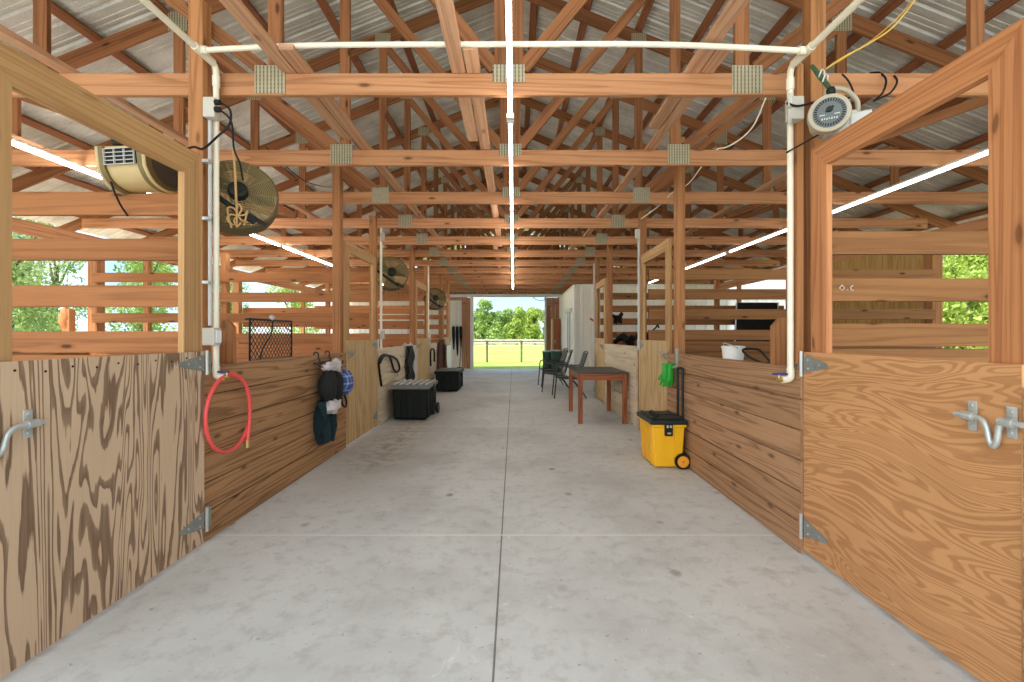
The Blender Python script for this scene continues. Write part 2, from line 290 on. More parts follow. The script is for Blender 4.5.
# ------------------------------------------------------------------ mesh builder
BASE = {}
class MB:
    def __init__(s): s.v = []; s.f = []; s.uv = []; s.r = []; s.sm = []
    def _face(s, idx, uv=None, r=0.0, sm=False):
        s.f.append(tuple(idx)); s.uv.append(uv or [(0, 0)] * len(idx)); s.r.append(r); s.sm.append(sm)
    def board(s, p0, p1, w, t, wdir, ch=0.003, r=None, cut=None):
        """a length of lumber from p0 to p1: w along wdir, t across; UV u runs along the grain"""
        p0, p1 = Vector(p0), Vector(p1); a = p1 - p0; L = a.length; a = a / L
        wd = Vector(wdir); wd = (wd - a * wd.dot(a)).normalized(); td = a.cross(wd)
        ch = min(ch, w * 0.2, t * 0.2); hw, ht = w / 2, t / 2
        prof = [(hw, -ht + ch), (hw, ht - ch), (hw - ch, ht), (-hw + ch, ht), (-hw, ht - ch), (-hw, -ht + ch), (-hw + ch, -ht), (hw - ch, -ht)]
        b = len(s.v); ou, ov = R.uniform(0, 40), R.uniform(0, 8)
        r = R.random() if r is None else r
        c0, c1 = cut or (0, 0)
        for p, c in ((p0, c0), (p1, c1)):
            for x, y in prof: s.v.append(p + wd * x + td * y + a * (c * x))
        acc = [0]
        for i in range(8):
            q, q2 = prof[i], prof[(i + 1) % 8]; acc.append(acc[-1] + math.hypot(q2[0] - q[0], q2[1] - q[1]))
        for i in range(8):
            j = (i + 1) % 8
            s._face((b + i, b + j, b + 8 + j, b + 8 + i), [(ou, ov + acc[i]), (ou, ov + acc[i + 1]), (ou + L, ov + acc[i + 1]), (ou + L, ov + acc[i])], r)
        s._face([b + i for i in range(7, -1, -1)], [(ou + prof[i][0] * .2, ov + prof[i][1]) for i in range(7, -1, -1)], r)
        s._face([b + 8 + i for i in range(8)], [(ou + prof[i][0] * .2, ov + prof[i][1]) for i in range(8)], r)
        return s
    def box(s, x0, x1, y0, y1, z0, z1, bev=0.0, mat=None, taper=(1, 1)):
        cx, cy = (x0 + x1) / 2, (y0 + y1) / 2
        b = len(s.v); r = R.random()
        if bev <= 0:
            pts = [(x0, y0, z0), (x1, y0, z0), (x1, y1, z0), (x0, y1, z0), (x0, y0, z1), (x1, y0, z1), (x1, y1, z1), (x0, y1, z1)]
            fs = [(3, 2, 1, 0), (4, 5, 6, 7), (0, 1, 5, 4), (1, 2, 6, 5), (2, 3, 7, 6), (3, 0, 4, 7)]
        else:
            bev = min(bev, (x1 - x0) * .45, (y1 - y0) * .45, (z1 - z0) * .45)
            pts = []; n = 4
            def ring(i, z):
                X0, X1, Y0, Y1 = x0 + i, x1 - i, y0 + i, y1 - i; k = max(bev - i, 0.0005)
                out = []
                for (ccx, ccy, a0) in ((X1 - k, Y0 + k, -PI / 2), (X1 - k, Y1 - k, 0), (X0 + k, Y1 - k, PI / 2), (X0 + k, Y0 + k, PI)):
                    for q in range(3):
                        an = a0 + q * PI / 4; out.append((ccx + k * math.cos(an), ccy + k * math.sin(an), z))
                return out
            h = bev * 0.3
            rings = [ring(bev * .7, z0), ring(h, z0 + h), ring(0, z0 + bev), ring(0, z1 - bev), ring(h, z1 - h), ring(bev * .7, z1)]
            m = 12; fs = []
            for k2, rg in enumerate(rings):
                pts += rg
                if k2:
                    for i in range(m):
                        j = (i + 1) % m; fs.append(((k2 - 1) * m + i, (k2 - 1) * m + j, k2 * m + j, k2 * m + i))
            fs.append(tuple(range(m - 1, -1, -1))); fs.append(tuple(range(5 * m, 6 * m)))
        for p in pts:
            k = (p[2] - z0) / max(z1 - z0, 1e-6)
            fx, fy = taper[0] + (1 - taper[0]) * k, taper[1] + (1 - taper[1]) * k
            q = Vector((cx + (p[0] - cx) * fx, cy + (p[1] - cy) * fy, p[2]))
            s.v.append(mat @ q if mat else q)
        ou = R.uniform(0, 9)
        for f in fs:
            n = (s.v[b + f[1]] - s.v[b + f[0]]).cross(s.v[b + f[2]] - s.v[b + f[1]])
            ax = max(range(3), key=lambda i: abs(n[i]))
            uv = []
            for i in f:
                q = s.v[b + i]
                uv.append((q.z + ou, q.x if ax == 1 else q.y) if ax != 2 else (q.y + ou, q.x))
            s._face([b + i for i in f], uv, r)
        return s
    def tube(s, pts, rad, n=8, closed=False, cap=True):
        pts = [Vector(p) for p in pts]; m = len(pts); b = len(s.v); r = R.random()
        rads = rad if isinstance(rad, (list, tuple)) else [rad] * m
        prev = None; acc = 0
        for i, p in enumerate(pts):
            if closed: t = pts[(i + 1) % m] - pts[i - 1]
            else: t = pts[min(i + 1, m - 1)] - pts[max(i - 1, 0)]
            t.normalize()
            if prev is None:
                x = t.orthogonal().normalized()
            else:
                x = prev - t * prev.dot(t)
                x = x.normalized() if x.length > 1e-6 else t.orthogonal().normalized()
            prev = x; y = t.cross(x)
            for k in range(n):
                a = 2 * PI * k / n; s.v.append(p + (x * math.cos(a) + y * math.sin(a)) * rads[i])
        for i in range(m if closed else m - 1):
            i2 = (i + 1) % m
            for k in range(n):
                k2 = (k + 1) % n
                s._face((b + i * n + k, b + i * n + k2, b + i2 * n + k2, b + i2 * n + k), [(i * .1, k / n * .1), (i * .1, (k + 1) / n * .1), (i * .1 + .1, (k + 1) / n * .1), (i * .1 + .1, k / n * .1)], r, True)
        if cap and not closed:
            s._face([b + k for k in range(n - 1, -1, -1)], None, r); s._face([b + (m - 1) * n + k for k in range(n)], None, r)
        return s
    def lathe(s, prof, n=24, mat=None, cap=True):
        b = len(s.v); r = R.random(); mat = mat or Matrix()
        for (q, z) in prof:
            for k in range(n):
                a = 2 * PI * k / n; s.v.append(mat @ Vector((q * math.cos(a), q * math.sin(a), z)))
        for i in range(len(prof) - 1):
            for k in range(n):
                k2 = (k + 1) % n; s._face((b + i * n + k, b + i * n + k2, b + (i + 1) * n + k2, b + (i + 1) * n + k), None, r, True)
        if cap:
            s._face([b + k for k in range(n - 1, -1, -1)], None, r); s._face([b + (len(prof) - 1) * n + k for k in range(n)], None, r)
        return s
    def prism(s, poly, ex, sm=False):
        """poly: list of 3-D points, ex: extrusion vector"""
        b = len(s.v); n = len(poly); ex = Vector(ex); r = R.random(); ou = R.uniform(0, 9)
        for p in poly: s.v.append(Vector(p))
        for p in poly: s.v.append(Vector(p) + ex)
        s._face([b + i for i in range(n - 1, -1, -1)], [(s.v[b + i].z + ou, s.v[b + i].x + s.v[b + i].y) for i in range(n - 1, -1, -1)], r)
        s._face([b + n + i for i in range(n)], [(s.v[b + i].z + ou, s.v[b + i].x + s.v[b + i].y) for i in range(n)], r)
        for i in range(n):
            j = (i + 1) % n; s._face((b + i, b + j, b + n + j, b + n + i), None, r, sm)
        return s
    def blob(s, c, rad, seg=(16, 10), fn=None):
        b = len(s.v); nu, nv = seg; r = R.random()
        for j in range(nv + 1):
            th = PI * j / nv
            for i in range(nu):
                ph = 2 * PI * i / nu
                d = Vector((math.sin(th) * math.cos(ph), math.sin(th) * math.sin(ph), math.cos(th)))
                k = fn(d) if fn else 1.0
                s.v.append(Vector(c) + Vector((d.x * rad[0] * k, d.y * rad[1] * k, d.z * rad[2] * k)))
        for j in range(nv):
            for i in range(nu):
                i2 = (i + 1) % nu; s._face((b + j * nu + i, b + (j + 1) * nu + i, b + (j + 1) * nu + i2, b + j * nu + i2), None, r, True)
        return s
    def sheet(s, fn, nu, nv, thick=0.0):
        """fn(a,b) -> point for a,b in 0..1; a two-sided sheet of real thickness"""
        b = len(s.v); r = R.random()
        P = [[Vector(fn(i / nu, j / nv)) for i in range(nu + 1)] for j in range(nv + 1)]
        for sgn in (1, -1):
            for j in range(nv + 1):
                for i in range(nu + 1):
                    du = P[j][min(i + 1, nu)] - P[j][max(i - 1, 0)]; dv = P[min(j + 1, nv)][i] - P[max(j - 1, 0)][i]
                    nn = du.cross(dv); nn = nn.normalized() if nn.length > 1e-9 else Vector((0, 0, 1))
                    s.v.append(P[j][i] + nn * (thick / 2 * sgn))
        W = nu + 1; K = W * (nv + 1)
        for j in range(nv):
            for i in range(nu):
                q = (b + j * W + i, b + j * W + i + 1, b + (j + 1) * W + i + 1, b + (j + 1) * W + i)
                s._face(q, None, r, True); s._face(tuple(x + K for x in reversed(q)), None, r, True)
        edge = [j * W for j in range(nv, -1, -1)] ; 
        loop = [i for i in range(nu + 1)] + [j * W + nu for j in range(1, nv + 1)] + [nv * W + i for i in range(nu - 1, -1, -1)] + [j * W for j in range(nv - 1, 0, -1)]
        for a, c in zip(loop, loop[1:] + loop[:1]):
            s._face((b + c, b + a, b + a + K, b + c + K), None, r)
        return s
    def build(s, name, mat, parent=None, local=False, label=None):
        me = bpy.data.meshes.new(name)
        off = Vector((0, 0, 0)) if (local or parent is None) else BASE.get(parent.name, Vector((0, 0, 0)))
        me.from_pydata([p - off for p in s.v], [], s.f)
        uvl = me.uv_layers.new(name='UVMap')
        flat = [c for f in s.uv for p in f for c in p]
        uvl.data.foreach_set('uv', flat)
        at = me.attributes.new('rnd', 'FLOAT', 'FACE'); at.data.foreach_set('value', s.r)
        me.polygons.foreach_set('use_smooth', s.sm)
        if any(s.sm): me.set_sharp_from_angle(angle=math.radians(40))
        me.materials.append(mat); me.update()
        o = bpy.data.objects.new(name, me); COL.objects.link(o)
        if parent is not None:
            o.parent = parent; BASE[o.name] = BASE.get(parent.name, Vector((0, 0, 0)))
        if label: o['label'] = label
        return o

def tag(o, label, cat, group=None, kind=None):
    if label: o['label'] = label
    if cat: o['category'] = cat
    if group: o['group'] = group
    if kind: o['kind'] = kind
    return o

def thing(name, label, cat, loc=(0, 0, 0), rot=None, group=None):
    o = bpy.data.objects.new(name, None); COL.objects.link(o); o.empty_display_size = 0.1
    o.location = loc; BASE[o.name] = Vector(loc)
    if rot: o.rotation_euler = rot
    return tag(o, label, cat, group)

def dup(root, loc, label, group=None, rot=None, scale=None):
    r = root.copy(); COL.objects.link(r); r.location = loc
    r['label'] = label
    if group: r['group'] = group
    if rot is not None: r.rotation_euler = rot
    if scale is not None: r.scale = scale
    for ch in list(root.children):
        c = ch.copy(); COL.objects.link(c); c.parent = r
        for g in list(ch.children):
            d = g.copy(); COL.objects.link(d); d.parent = c
    return r

def struct(o): o['kind'] = 'structure'; return o

def curve(pts, n=8, closed=False):
    P = [Vector(p) for p in pts]; out = []; m = len(P)
    for i in range(m if closed else m - 1):
        if closed: a, b, c, d = P[i - 1], P[i], P[(i + 1) % m], P[(i + 2) % m]
        else: a, b, c, d = P[max(i - 1, 0)], P[i], P[i + 1], P[min(i + 2, m - 1)]
        for k in range(n):
            t = k / n
            out.append(0.5 * ((2 * b) + (c - a) * t + (2 * a - 5 * b + 4 * c - d) * t * t + (3 * b - a - 3 * c + d) * t ** 3))
    if not closed: out.append(P[-1])
    return out

def px(x, y, d):
    """the point at distance d in front of the lens that shows at pixel (x, y)"""
    return Vector(((x - 513.7) * d / F, d, EYE + (335.0 - y) * d / F))
def on_wall(x, y, X):
    """same, on the vertical plane at X"""
    d = X * F / (x - 513.7)
    return px(x, y, d)

# ------------------------------------------------------------------ camera, world, sun
cam = bpy.data.cameras.new('camera'); co = bpy.data.objects.new('camera', cam); COL.objects.link(co)
co.location = (0, 0, EYE); co.rotation_euler = (PI / 2, 0, 0)
cam.sensor_width = 36; cam.lens = F / 1024 * 36; cam.shift_x = -1.7 / 1024; cam.shift_y = -6.0 / 1024
cam.clip_end = 400
SC.camera = co

w = bpy.data.worlds.new('sky'); SC.world = w; w.use_nodes = True
nt = w.node_tree; bg = nt.nodes['Background']
g = nd(nt, 'ShaderNodeTexCoord').outputs['Generated']
zc = nd(nt, 'ShaderNodeSeparateXYZ', {0: g}).outputs[2]
skyc = ramp(nt, zc, [(0.0, (0.62, 0.80, 0.92)), (0.10, (0.42, 0.70, 0.92)), (0.5, (0.36, 0.60, 0.95))])
cn = nd(nt, 'ShaderNodeTexNoise', {'Vector': g, 'Scale': 4.0, 'Detail': 5.0}).outputs[0]
skyc = mixc(nt, ramp(nt, cn, [(0.48, (0,) * 3), (0.62, (0.8,) * 3)]), skyc, (0.95, 0.95, 0.95))
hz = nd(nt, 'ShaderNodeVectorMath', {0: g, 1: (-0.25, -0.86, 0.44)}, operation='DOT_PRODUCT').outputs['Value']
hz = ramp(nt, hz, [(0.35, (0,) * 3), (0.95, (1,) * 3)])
skyc = mixc(nt, 1.0, skyc, mixc(nt, hz, (0, 0, 0), (1.45, 1.4, 1.3)), 'ADD')     # low sky glow added behind the camera to front-light the barn
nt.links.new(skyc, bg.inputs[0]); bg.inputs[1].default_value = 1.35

sun = bpy.data.lights.new('sun', 'SUN'); sun.energy = 6.0; sun.angle = math.radians(1.0); sun.color = (1.0, 0.95, 0.86)
so = bpy.data.objects.new('sun', sun); COL.objects.link(so)
so.rotation_euler = (math.radians(20), math.radians(-24), 0)     # high, from behind and left of the camera

SC.view_settings.view_transform = 'Standard'; SC.view_settings.look = 'None'
SC.view_settings.exposure = 0.35; SC.view_settings.gamma = 1.0; SC.view_settings.use_curve_mapping = False
SC.cycles.use_denoising = True
SC.cycles.max_bounces = 10; SC.cycles.diffuse_bounces = 4

# ------------------------------------------------------------------ setting: floor, ground, roof, walls
ZC0, ZC1 = 2.87, 3.013            # bottom chord, lower and upper edge
APEX, SL = EYE + 4.25, 0.40       # truss top line: z = APEX - SL*|x|
D_END = 18.1
LX, RX = 1.935, 1.700             # faces of the stall fronts, left and right

b = MB(); b.box(-6.35, 6.1, -2.0, D_END + 0.1, -0.12, 0.0)
struct(b.build('floor', M['concrete']))
b = MB(); b.box(-60, 60, -12, 110, -0.35, -0.06)
struct(b.build('ground', M['grass']))
b = MB(); b.box(-13.0, -6.5, -10, 24, -0.07, -0.03)
struct(b.build('ground_bounce_left', M['bounce_ground']))  # pale strip added to bounce light up onto the left roof
b = MB(); b.box(6.3, 11.0, -10, 24, -0.07, -0.03)
struct(b.build('ground_neutral_bounce', plain('neutral_bounce_ground', s2l(150, 132, 108), 0.95, 0, 0.2, 3.0)))  # strip added to keep green bounce light off the right roof
b = MB(); b.box(-8, 8, -14, -2.05, -0.12, -0.02)
struct(b.build('ground_bounce_apron', M['concrete']))  # unseen apron added behind the camera to bounce sunlight inside

def roof(side, name):
    b = MB(); prof = []; y = -2.0; p = 0.2286
    while y < D_END + 0.5:
        prof += [(y, 0), (y + 0.06, 0), (y + 0.064, 0.005), (y + 0.078, 0.005), (y + 0.082, 0), (y + 0.12, 0), (y + 0.124, 0.005), (y + 0.138, 0.005), (y + 0.142, 0),
                 (y + 0.170, 0), (y + 0.184, 0.020), (y + 0.206, 0.020), (y + 0.220, 0)]
        y += p
    off = 0.062
    xs = [0.0, 6.75]
    for x in xs:
        for (yy, h) in prof: b.v.append(Vector((side * x, yy, APEX - SL * x + off + h)))
    n = len(prof)
    for i in range(n - 1):
        q = (i, i + 1, n + i + 1, n + i)
        b._face(q if side < 0 else tuple(reversed(q)), None, 0)
    o = struct(b.build(name, M['roof']))
    md = o.modifiers.new('thickness', 'SOLIDIFY'); md.thickness = 0.002; md.offset = 1
    return o
roof(-1, 'ceiling_left'); roof(1, 'ceiling_right')

# end wall with the doorway (white siding, brown boards in the gable)
def siding(b, p0, p1, z0, z1, th=0.05, pitch=0.23, face=1):
    """vertical-ribbed wall from p0 to p1 (x,y), ribs on the side given by face"""
    p0, p1 = Vector((*p0, 0)), Vector((*p1, 0)); a = (p1 - p0); L = a.length; a /= L
    n = Vector((-a.y, a.x, 0)) * face
    poly = []; s = 0
    while s < L - 0.02:
        e = min(s + pitch, L)
        for (t, h) in ((0, 0), (0.5 * pitch, 0), (0.56 * pitch, 0.02), (0.80 * pitch, 0.02), (0.86 * pitch, 0)):
            if s + t <= e: poly.append(p0 + a * (s + t) + n * h)
        s += pitch
    poly.append(p1.copy()); poly.append(p1 - n * th); poly.append(p0 - n * th)
    b.prism([(q.x, q.y, z0) for q in poly], (0, 0, z1 - z0))
b = MB()
siding(b, (-6.3, D_END), (-1.98, D_END), 0, 2.62, face=-1); siding(b, (1.82, D_END), (6.2, D_END), 0, 2.62, face=-1)
struct(b.build('wall_back', M['siding']))
b = MB()
for k in range(33):
    zl = 2.62 if abs(-6.2 + k * 0.385) > 1.85 else 2.86
    x = -6.2 + k * 0.385; h = APEX - SL * max(abs(x - .19), abs(x + .19)) - 0.05
    b.board((x, D_END + 0.05, zl), (x, D_END + 0.05, max(h, 2.95)), 0.38, 0.03, (1, 0, 0))
struct(b.build('wall_gable', M['slide']))
b = MB(); b.box(-2.75, 1.90, D_END - 0.10, D_END + 0.0, 2.74, 2.85, 0.004)
struct(b.build('trim_1', M['trim']))
b = MB(); b.box(-1.66, -1.54, D_END + 0.0, D_END + 0.10, 0, 2.74, 0.004)
struct(b.build('trim_2', M['trim']))
b = MB(); b.box(1.18, 1.25, D_END + 0.0, D_END + 0.10, 0, 2.74, 0.004)
struct(b.build('trim_3', M['trim']))
for nm, x0, x1, lb in (('sliding_door', -2.05, -1.66, 'brown board sliding door slid to the left of the far opening'), ('sliding_door', 1.25, 1.95, 'brown board sliding door behind the green bins right of the far opening')):
    t = thing(nm, lb, 'barn door', ((x0 + x1) / 2, D_END + 0.02, 0))
    b = MB(); n = max(2, round((x1 - x0) / 0.18)); wd = (x1 - x0) / n
    for k in range(n):
        b.board((x0 + wd * (k + .5), D_END + 0.045, 0.02), (x0 + wd * (k + .5), D_END + 0.045, 2.73), wd - 0.004, 0.03, (1, 0, 0))
    b.build('door_leaf', M['slide'], t)
    b = MB(); b.board((x0, D_END + 0.016, 2.5), (x1, D_END + 0.016, 2.5), 0.14, 0.025, (0, 0, 1)); b.build('cross_rail', M['slide'], t)

# outer side walls (half height), eave girders, outer posts
for nm, X in (('wall_left', -6.27), ('wall_right', 5.92)):
    b = MB()
    for k in range(6):
        b.board((X, 1.0, 0.09 + k * 0.187), (X, D_END if X < 0 else 13.6, 0.09 + k * 0.187), 0.184, 0.038, (0, 0, 1))
    struct(b.build(nm, M['wall_dark']))
b = MB()
x = 5.86
for k in range(8):
    b.board((x, 6.78 + k * 0.395, 0.0), (x, 6.78 + k * 0.395, 2.62), 0.391, 0.014, (0, 1, 0))
tag(b.build('plywood_siding', M['ply_outer']), 'yellowish plywood siding closing the outer side of the right stall', 'siding')
for lb, X in (('long eave beam over the outer left wall', -6.27), ('long eave beam over the outer right wall', 5.92)):
    b = MB(); b.board((X, 0.5, 2.68), (X, D_END, 2.68), 0.184, 0.038, (0, 0, 1))
    tag(b.build('eave_beam', M['truss']), lb, 'beam')
PL = [3.04, 6.9, 10.76, 14.62]
PR = [2.80, 6.40, 10.0]
names = ['nearest', 'second', 'third', 'fourth', 'fifth', 'sixth', 'seventh', 'eighth', 'ninth', 'tenth', 'eleventh', 'twelfth', 'thirteenth', 'fourteenth']
for i, (d, wd) in enumerate([(7.02, 0.14), (8.0, 0.09), (10.6, 0.14), (13.9, 0.09), (16.3, 0.09)]):
    b = MB(); b.board((-6.18, d, 0), (-6.18, d, 2.59), wd, wd, (1, 0, 0))
    tag(b.build('outer_post', M['post']), '%s square wooden post from the camera along the open left outer wall' % names[i], 'post', 'left outer posts')
for i, (d, X, wd) in enumerate([(6.51, 5.76, 0.14), (9.95, 5.80, 0.12), (12.2, 5.80, 0.09)]):
    b = MB(); b.board((X, d, 0), (X, d, 2.59), wd, wd, (1, 0, 0))
    tag(b.build('outer_post', M['post']), '%s square wooden post from the camera along the right outer wall' % names[i], 'post', 'right outer posts')

# ------------------------------------------------------------------ roof trusses
TD = [3.10 + 1.283 * k for k in range(12)]
def truss():
    t = thing('roof_truss', 'wooden roof truss nearest the camera, above the water pipe', 'roof truss', (-0.033, TD[0], ZC0), group='roof trusses')
    th = 0.038; y = th / 2
    base = Vector((0, 0, ZC0))
    def P(x, z): return Vector((x, y, z)) - base
    b = MB(); b.board(P(-6.3, (ZC0 + ZC1) / 2), P(6.1, (ZC0 + ZC1) / 2), ZC1 - ZC0, th, (0, 0, 1)); b.build('bottom_chord', M['truss'], t, True)
    for s in (-1, 1):
        b = MB(); dz = 0.0775
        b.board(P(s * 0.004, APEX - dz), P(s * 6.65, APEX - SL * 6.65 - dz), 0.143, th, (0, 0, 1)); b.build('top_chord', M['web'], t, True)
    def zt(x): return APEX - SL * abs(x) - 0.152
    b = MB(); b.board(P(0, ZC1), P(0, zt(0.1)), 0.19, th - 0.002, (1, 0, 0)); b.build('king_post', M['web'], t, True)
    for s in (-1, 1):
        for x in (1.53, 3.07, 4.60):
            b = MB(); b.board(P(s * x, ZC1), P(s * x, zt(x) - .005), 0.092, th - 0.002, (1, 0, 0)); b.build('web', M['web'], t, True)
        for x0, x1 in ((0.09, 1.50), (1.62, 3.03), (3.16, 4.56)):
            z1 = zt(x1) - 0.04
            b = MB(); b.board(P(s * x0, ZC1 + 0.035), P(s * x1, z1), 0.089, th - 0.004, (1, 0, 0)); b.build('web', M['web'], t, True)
    def plate(x0, x1, z0, z1):
        b = MB(); b.box(x0, x1, -0.004, -0.0005, z0 - ZC0, z1 - ZC0); b.build('nail_plate', M['plate'], t, True)
    plate(-0.105, 0.105, ZC1 - 0.06, ZC1 + 0.055)
    for s in (-1, 1):
        xs = sorted((s * 1.46, s * 1.66)); plate(xs[0], xs[1], ZC0 + 0.01, ZC1 + 0.05)
        xs = sorted((s * 1.44, s * 1.62)); plate(xs[0], xs[1], zt(1.53) - 0.02, zt(1.53) + 0.12)
        xs = sorted((s * 2.98, s * 3.16)); plate(xs[0], xs[1], zt(3.07) - 0.06, zt(3.07) + 0.12)
    return t
T0 = truss()
for k in range(1, 12):
    dup(T0, (-0.033, TD[k], ZC0), '%s wooden roof truss counted from the camera' % names[k])

# purlins under the sheet
def purlin(s, X, i):
    n = Vector((s * SL, 0, 1)).normalized(); a = Vector((1, 0, -s * SL)).normalized()
    c = Vector((s * X, 0, APEX - SL * X)) + n * 0.0215
    b = MB(); b.board((c.x, -1.9, c.z), (c.x, D_END + 0.3, c.z), 0.089, 0.038, a)
    sd = 'left' if s < 0 else 'right'
    tag(b.build('purlin', M['purlin']), '%s purlin down from the ridge on the %s roof slope' % ('top' if i == 0 else names[i], sd), 'purlin', 'purlins of the %s roof slope' % sd)
for i in range(11):
    purlin(-1, 0.14 + 0.617 * i, i); purlin(1, 0.25 + 0.62 * i, i)

# long flat boards laid on the bottom chords
zr = ZC1 + 0.0205
def runner(X, d0, d1, label, z=zr):
    b = MB(); b.board((X, d0, z), (X, d1, z), 0.089, 0.036, (1, 0, 0))
    tag(b.build('brace_board', M['runner']), label, 'board', 'flat boards on the truss chords')
for nm, X, dx, e in (('left of the tube light', -0.36, 0.098, 4.2), ('over the left plates', -1.47, 0.10, 4.16), ('over the right side of the aisle', 1.17, 0.098, 3.95)):
    runner(X, 0.4, e, 'flat brace board %s, near length' % nm)
    runner(X + dx, 2.85, 9.2, 'flat brace board %s, middle length' % nm)
    runner(X, 8.6, 17.5, 'flat brace board %s, far length' % nm)
runner(-2.93, 0.4, 17.5, 'long flat board on the chords over the left stalls, nearer the aisle')
runner(-4.40, 0.4, 17.5, 'long flat board on the chords over the left stalls, nearer the eave')
runner(2.95, 0.4, 13.5, 'long flat board on the chords over the right stalls')

# ------------------------------------------------------------------ aisle posts
def post(X, d, z1, label, w=0.092):
    b = MB(); s = 1 if X > 0 else -1
    b.board((X + s * w / 2, d + w / 2, 0), (X + s * w / 2, d + w / 2, z1), w, w, (1, 0, 0), ch=0.004)
    return tag(b.build('aisle_post', M['post']), label, 'post', 'aisle posts')
XL, XR = -1.960, 1.725
post(XL, 2.985, 3.42, 'tall left aisle post behind the red hose and water pipe')
post(XL, 5.36, 3.35, 'left aisle post above the hanging fly masks')
post(XL, 6.72, 2.99, 'left aisle post just before the coiled lead rope')
post(XL, 9.33, 2.99, 'left aisle post above the long black strap')
post(XL, 10.87, 2.99, 'left aisle post holding the third round fan')
post(XL, 12.95, 2.99, 'left aisle post beside the brown coat')
post(XL, 14.40, 2.99, 'farthest left aisle post, before the white end wall')
post(XR + 0.05, 2.83, 3.42, 'tall right aisle post behind the grey drum blower')
post(XR, 5.02, 3.4, 'right aisle post above the green gloves')
post(XR, 6.47, 2.99, 'right aisle post at the near end of the pale planks')
post(XR, 8.70, 2.99, 'right aisle post behind the table')
post(XR, 10.02, 2.99, 'farthest right aisle post, before the white tack room')
b = MB(); b.board((XR - 0.015, 2.868, 1.13), (XR - 0.015, 2.868, 2.915), 0.09, 0.036, (0, 1, 0))
tag(b.build('nailing_strip', M['post']), 'upright board nailed to the tall right post behind the pipe', 'board')

# ------------------------------------------------------------------ stall fronts (plank walls) and stub boards
def front(X, d0, d1, mat, label, z1=1.104, nb=6):
    b = MB(); s = 1 if X > 0 else -1; h = z1 / nb
    for k in range(nb):
        b.board((X + s * 0.0075, d0, h * (k + .5)), (X + s * 0.0075, d1, h * (k + .5)), h - 0.008, 0.014, (0, 0, 1), ch=0.0035)
    t = thing('stall_front', label, 'stall wall', (X, (d0 + d1) / 2, 0), group='stall fronts')
    b.box(*sorted((X + s * 0.016, X + s * 0.022)), d0, d1, 0.0, z1 - 0.003)  # backing sheet added to stop light leaking through the seams
    b.build('planks', mat, t)
    b = MB(); b.board((X + s * 0.055, d0 + .14, z1 - 0.012), (X + s * 0.055, d1 - .1, z1 - 0.012), 0.075, 0.02, (1, 0, 0)); b.build('ledge_cap', mat, t)
front(-LX, 2.965, 5.47, M['wall_dark'], 'brown plank stall front under the red hose')
front(-LX, 6.79, 9.42, M['wall_pale'], 'pale plank stall front behind the ribbed black trunk')
front(-LX, 10.95, 13.05, M['wall_pale'], 'pale plank stall front behind the farther black box')
front(RX, 2.81, 5.235, M['wall_right'], 'brown plank stall front beside the yellow tool box')
front(RX, 6.57, 8.88, M['wall_pale'], 'pale plank stall front behind the table', 1.14)
front(RX, 0.2, 1.582, M['wall_right'], 'brown plank stall front at the right picture edge', 1.13)
def stub(X, d, w, z1, label):
    s = 1 if X > 0 else -1
    b = MB(); e = 0.05
    b.prism([(X, d, 1.0), (X + s * w, d, 1.0), (X + s * w, d, z1), (X + s * e, d, z1), (X, d, z1 - e * 1.1)], (0, 0.038, 0))
    tag(b.build('stub_board', M['post']), label, 'board', 'clipped stub boards')
stub(-1.953, 3.30, 0.11, 1.41, 'short clipped board on the wall beside the white pipe and hose')
stub(1.725, 3.15, 0.10, 1.415, 'short clipped board on the wall beside the right pipe')

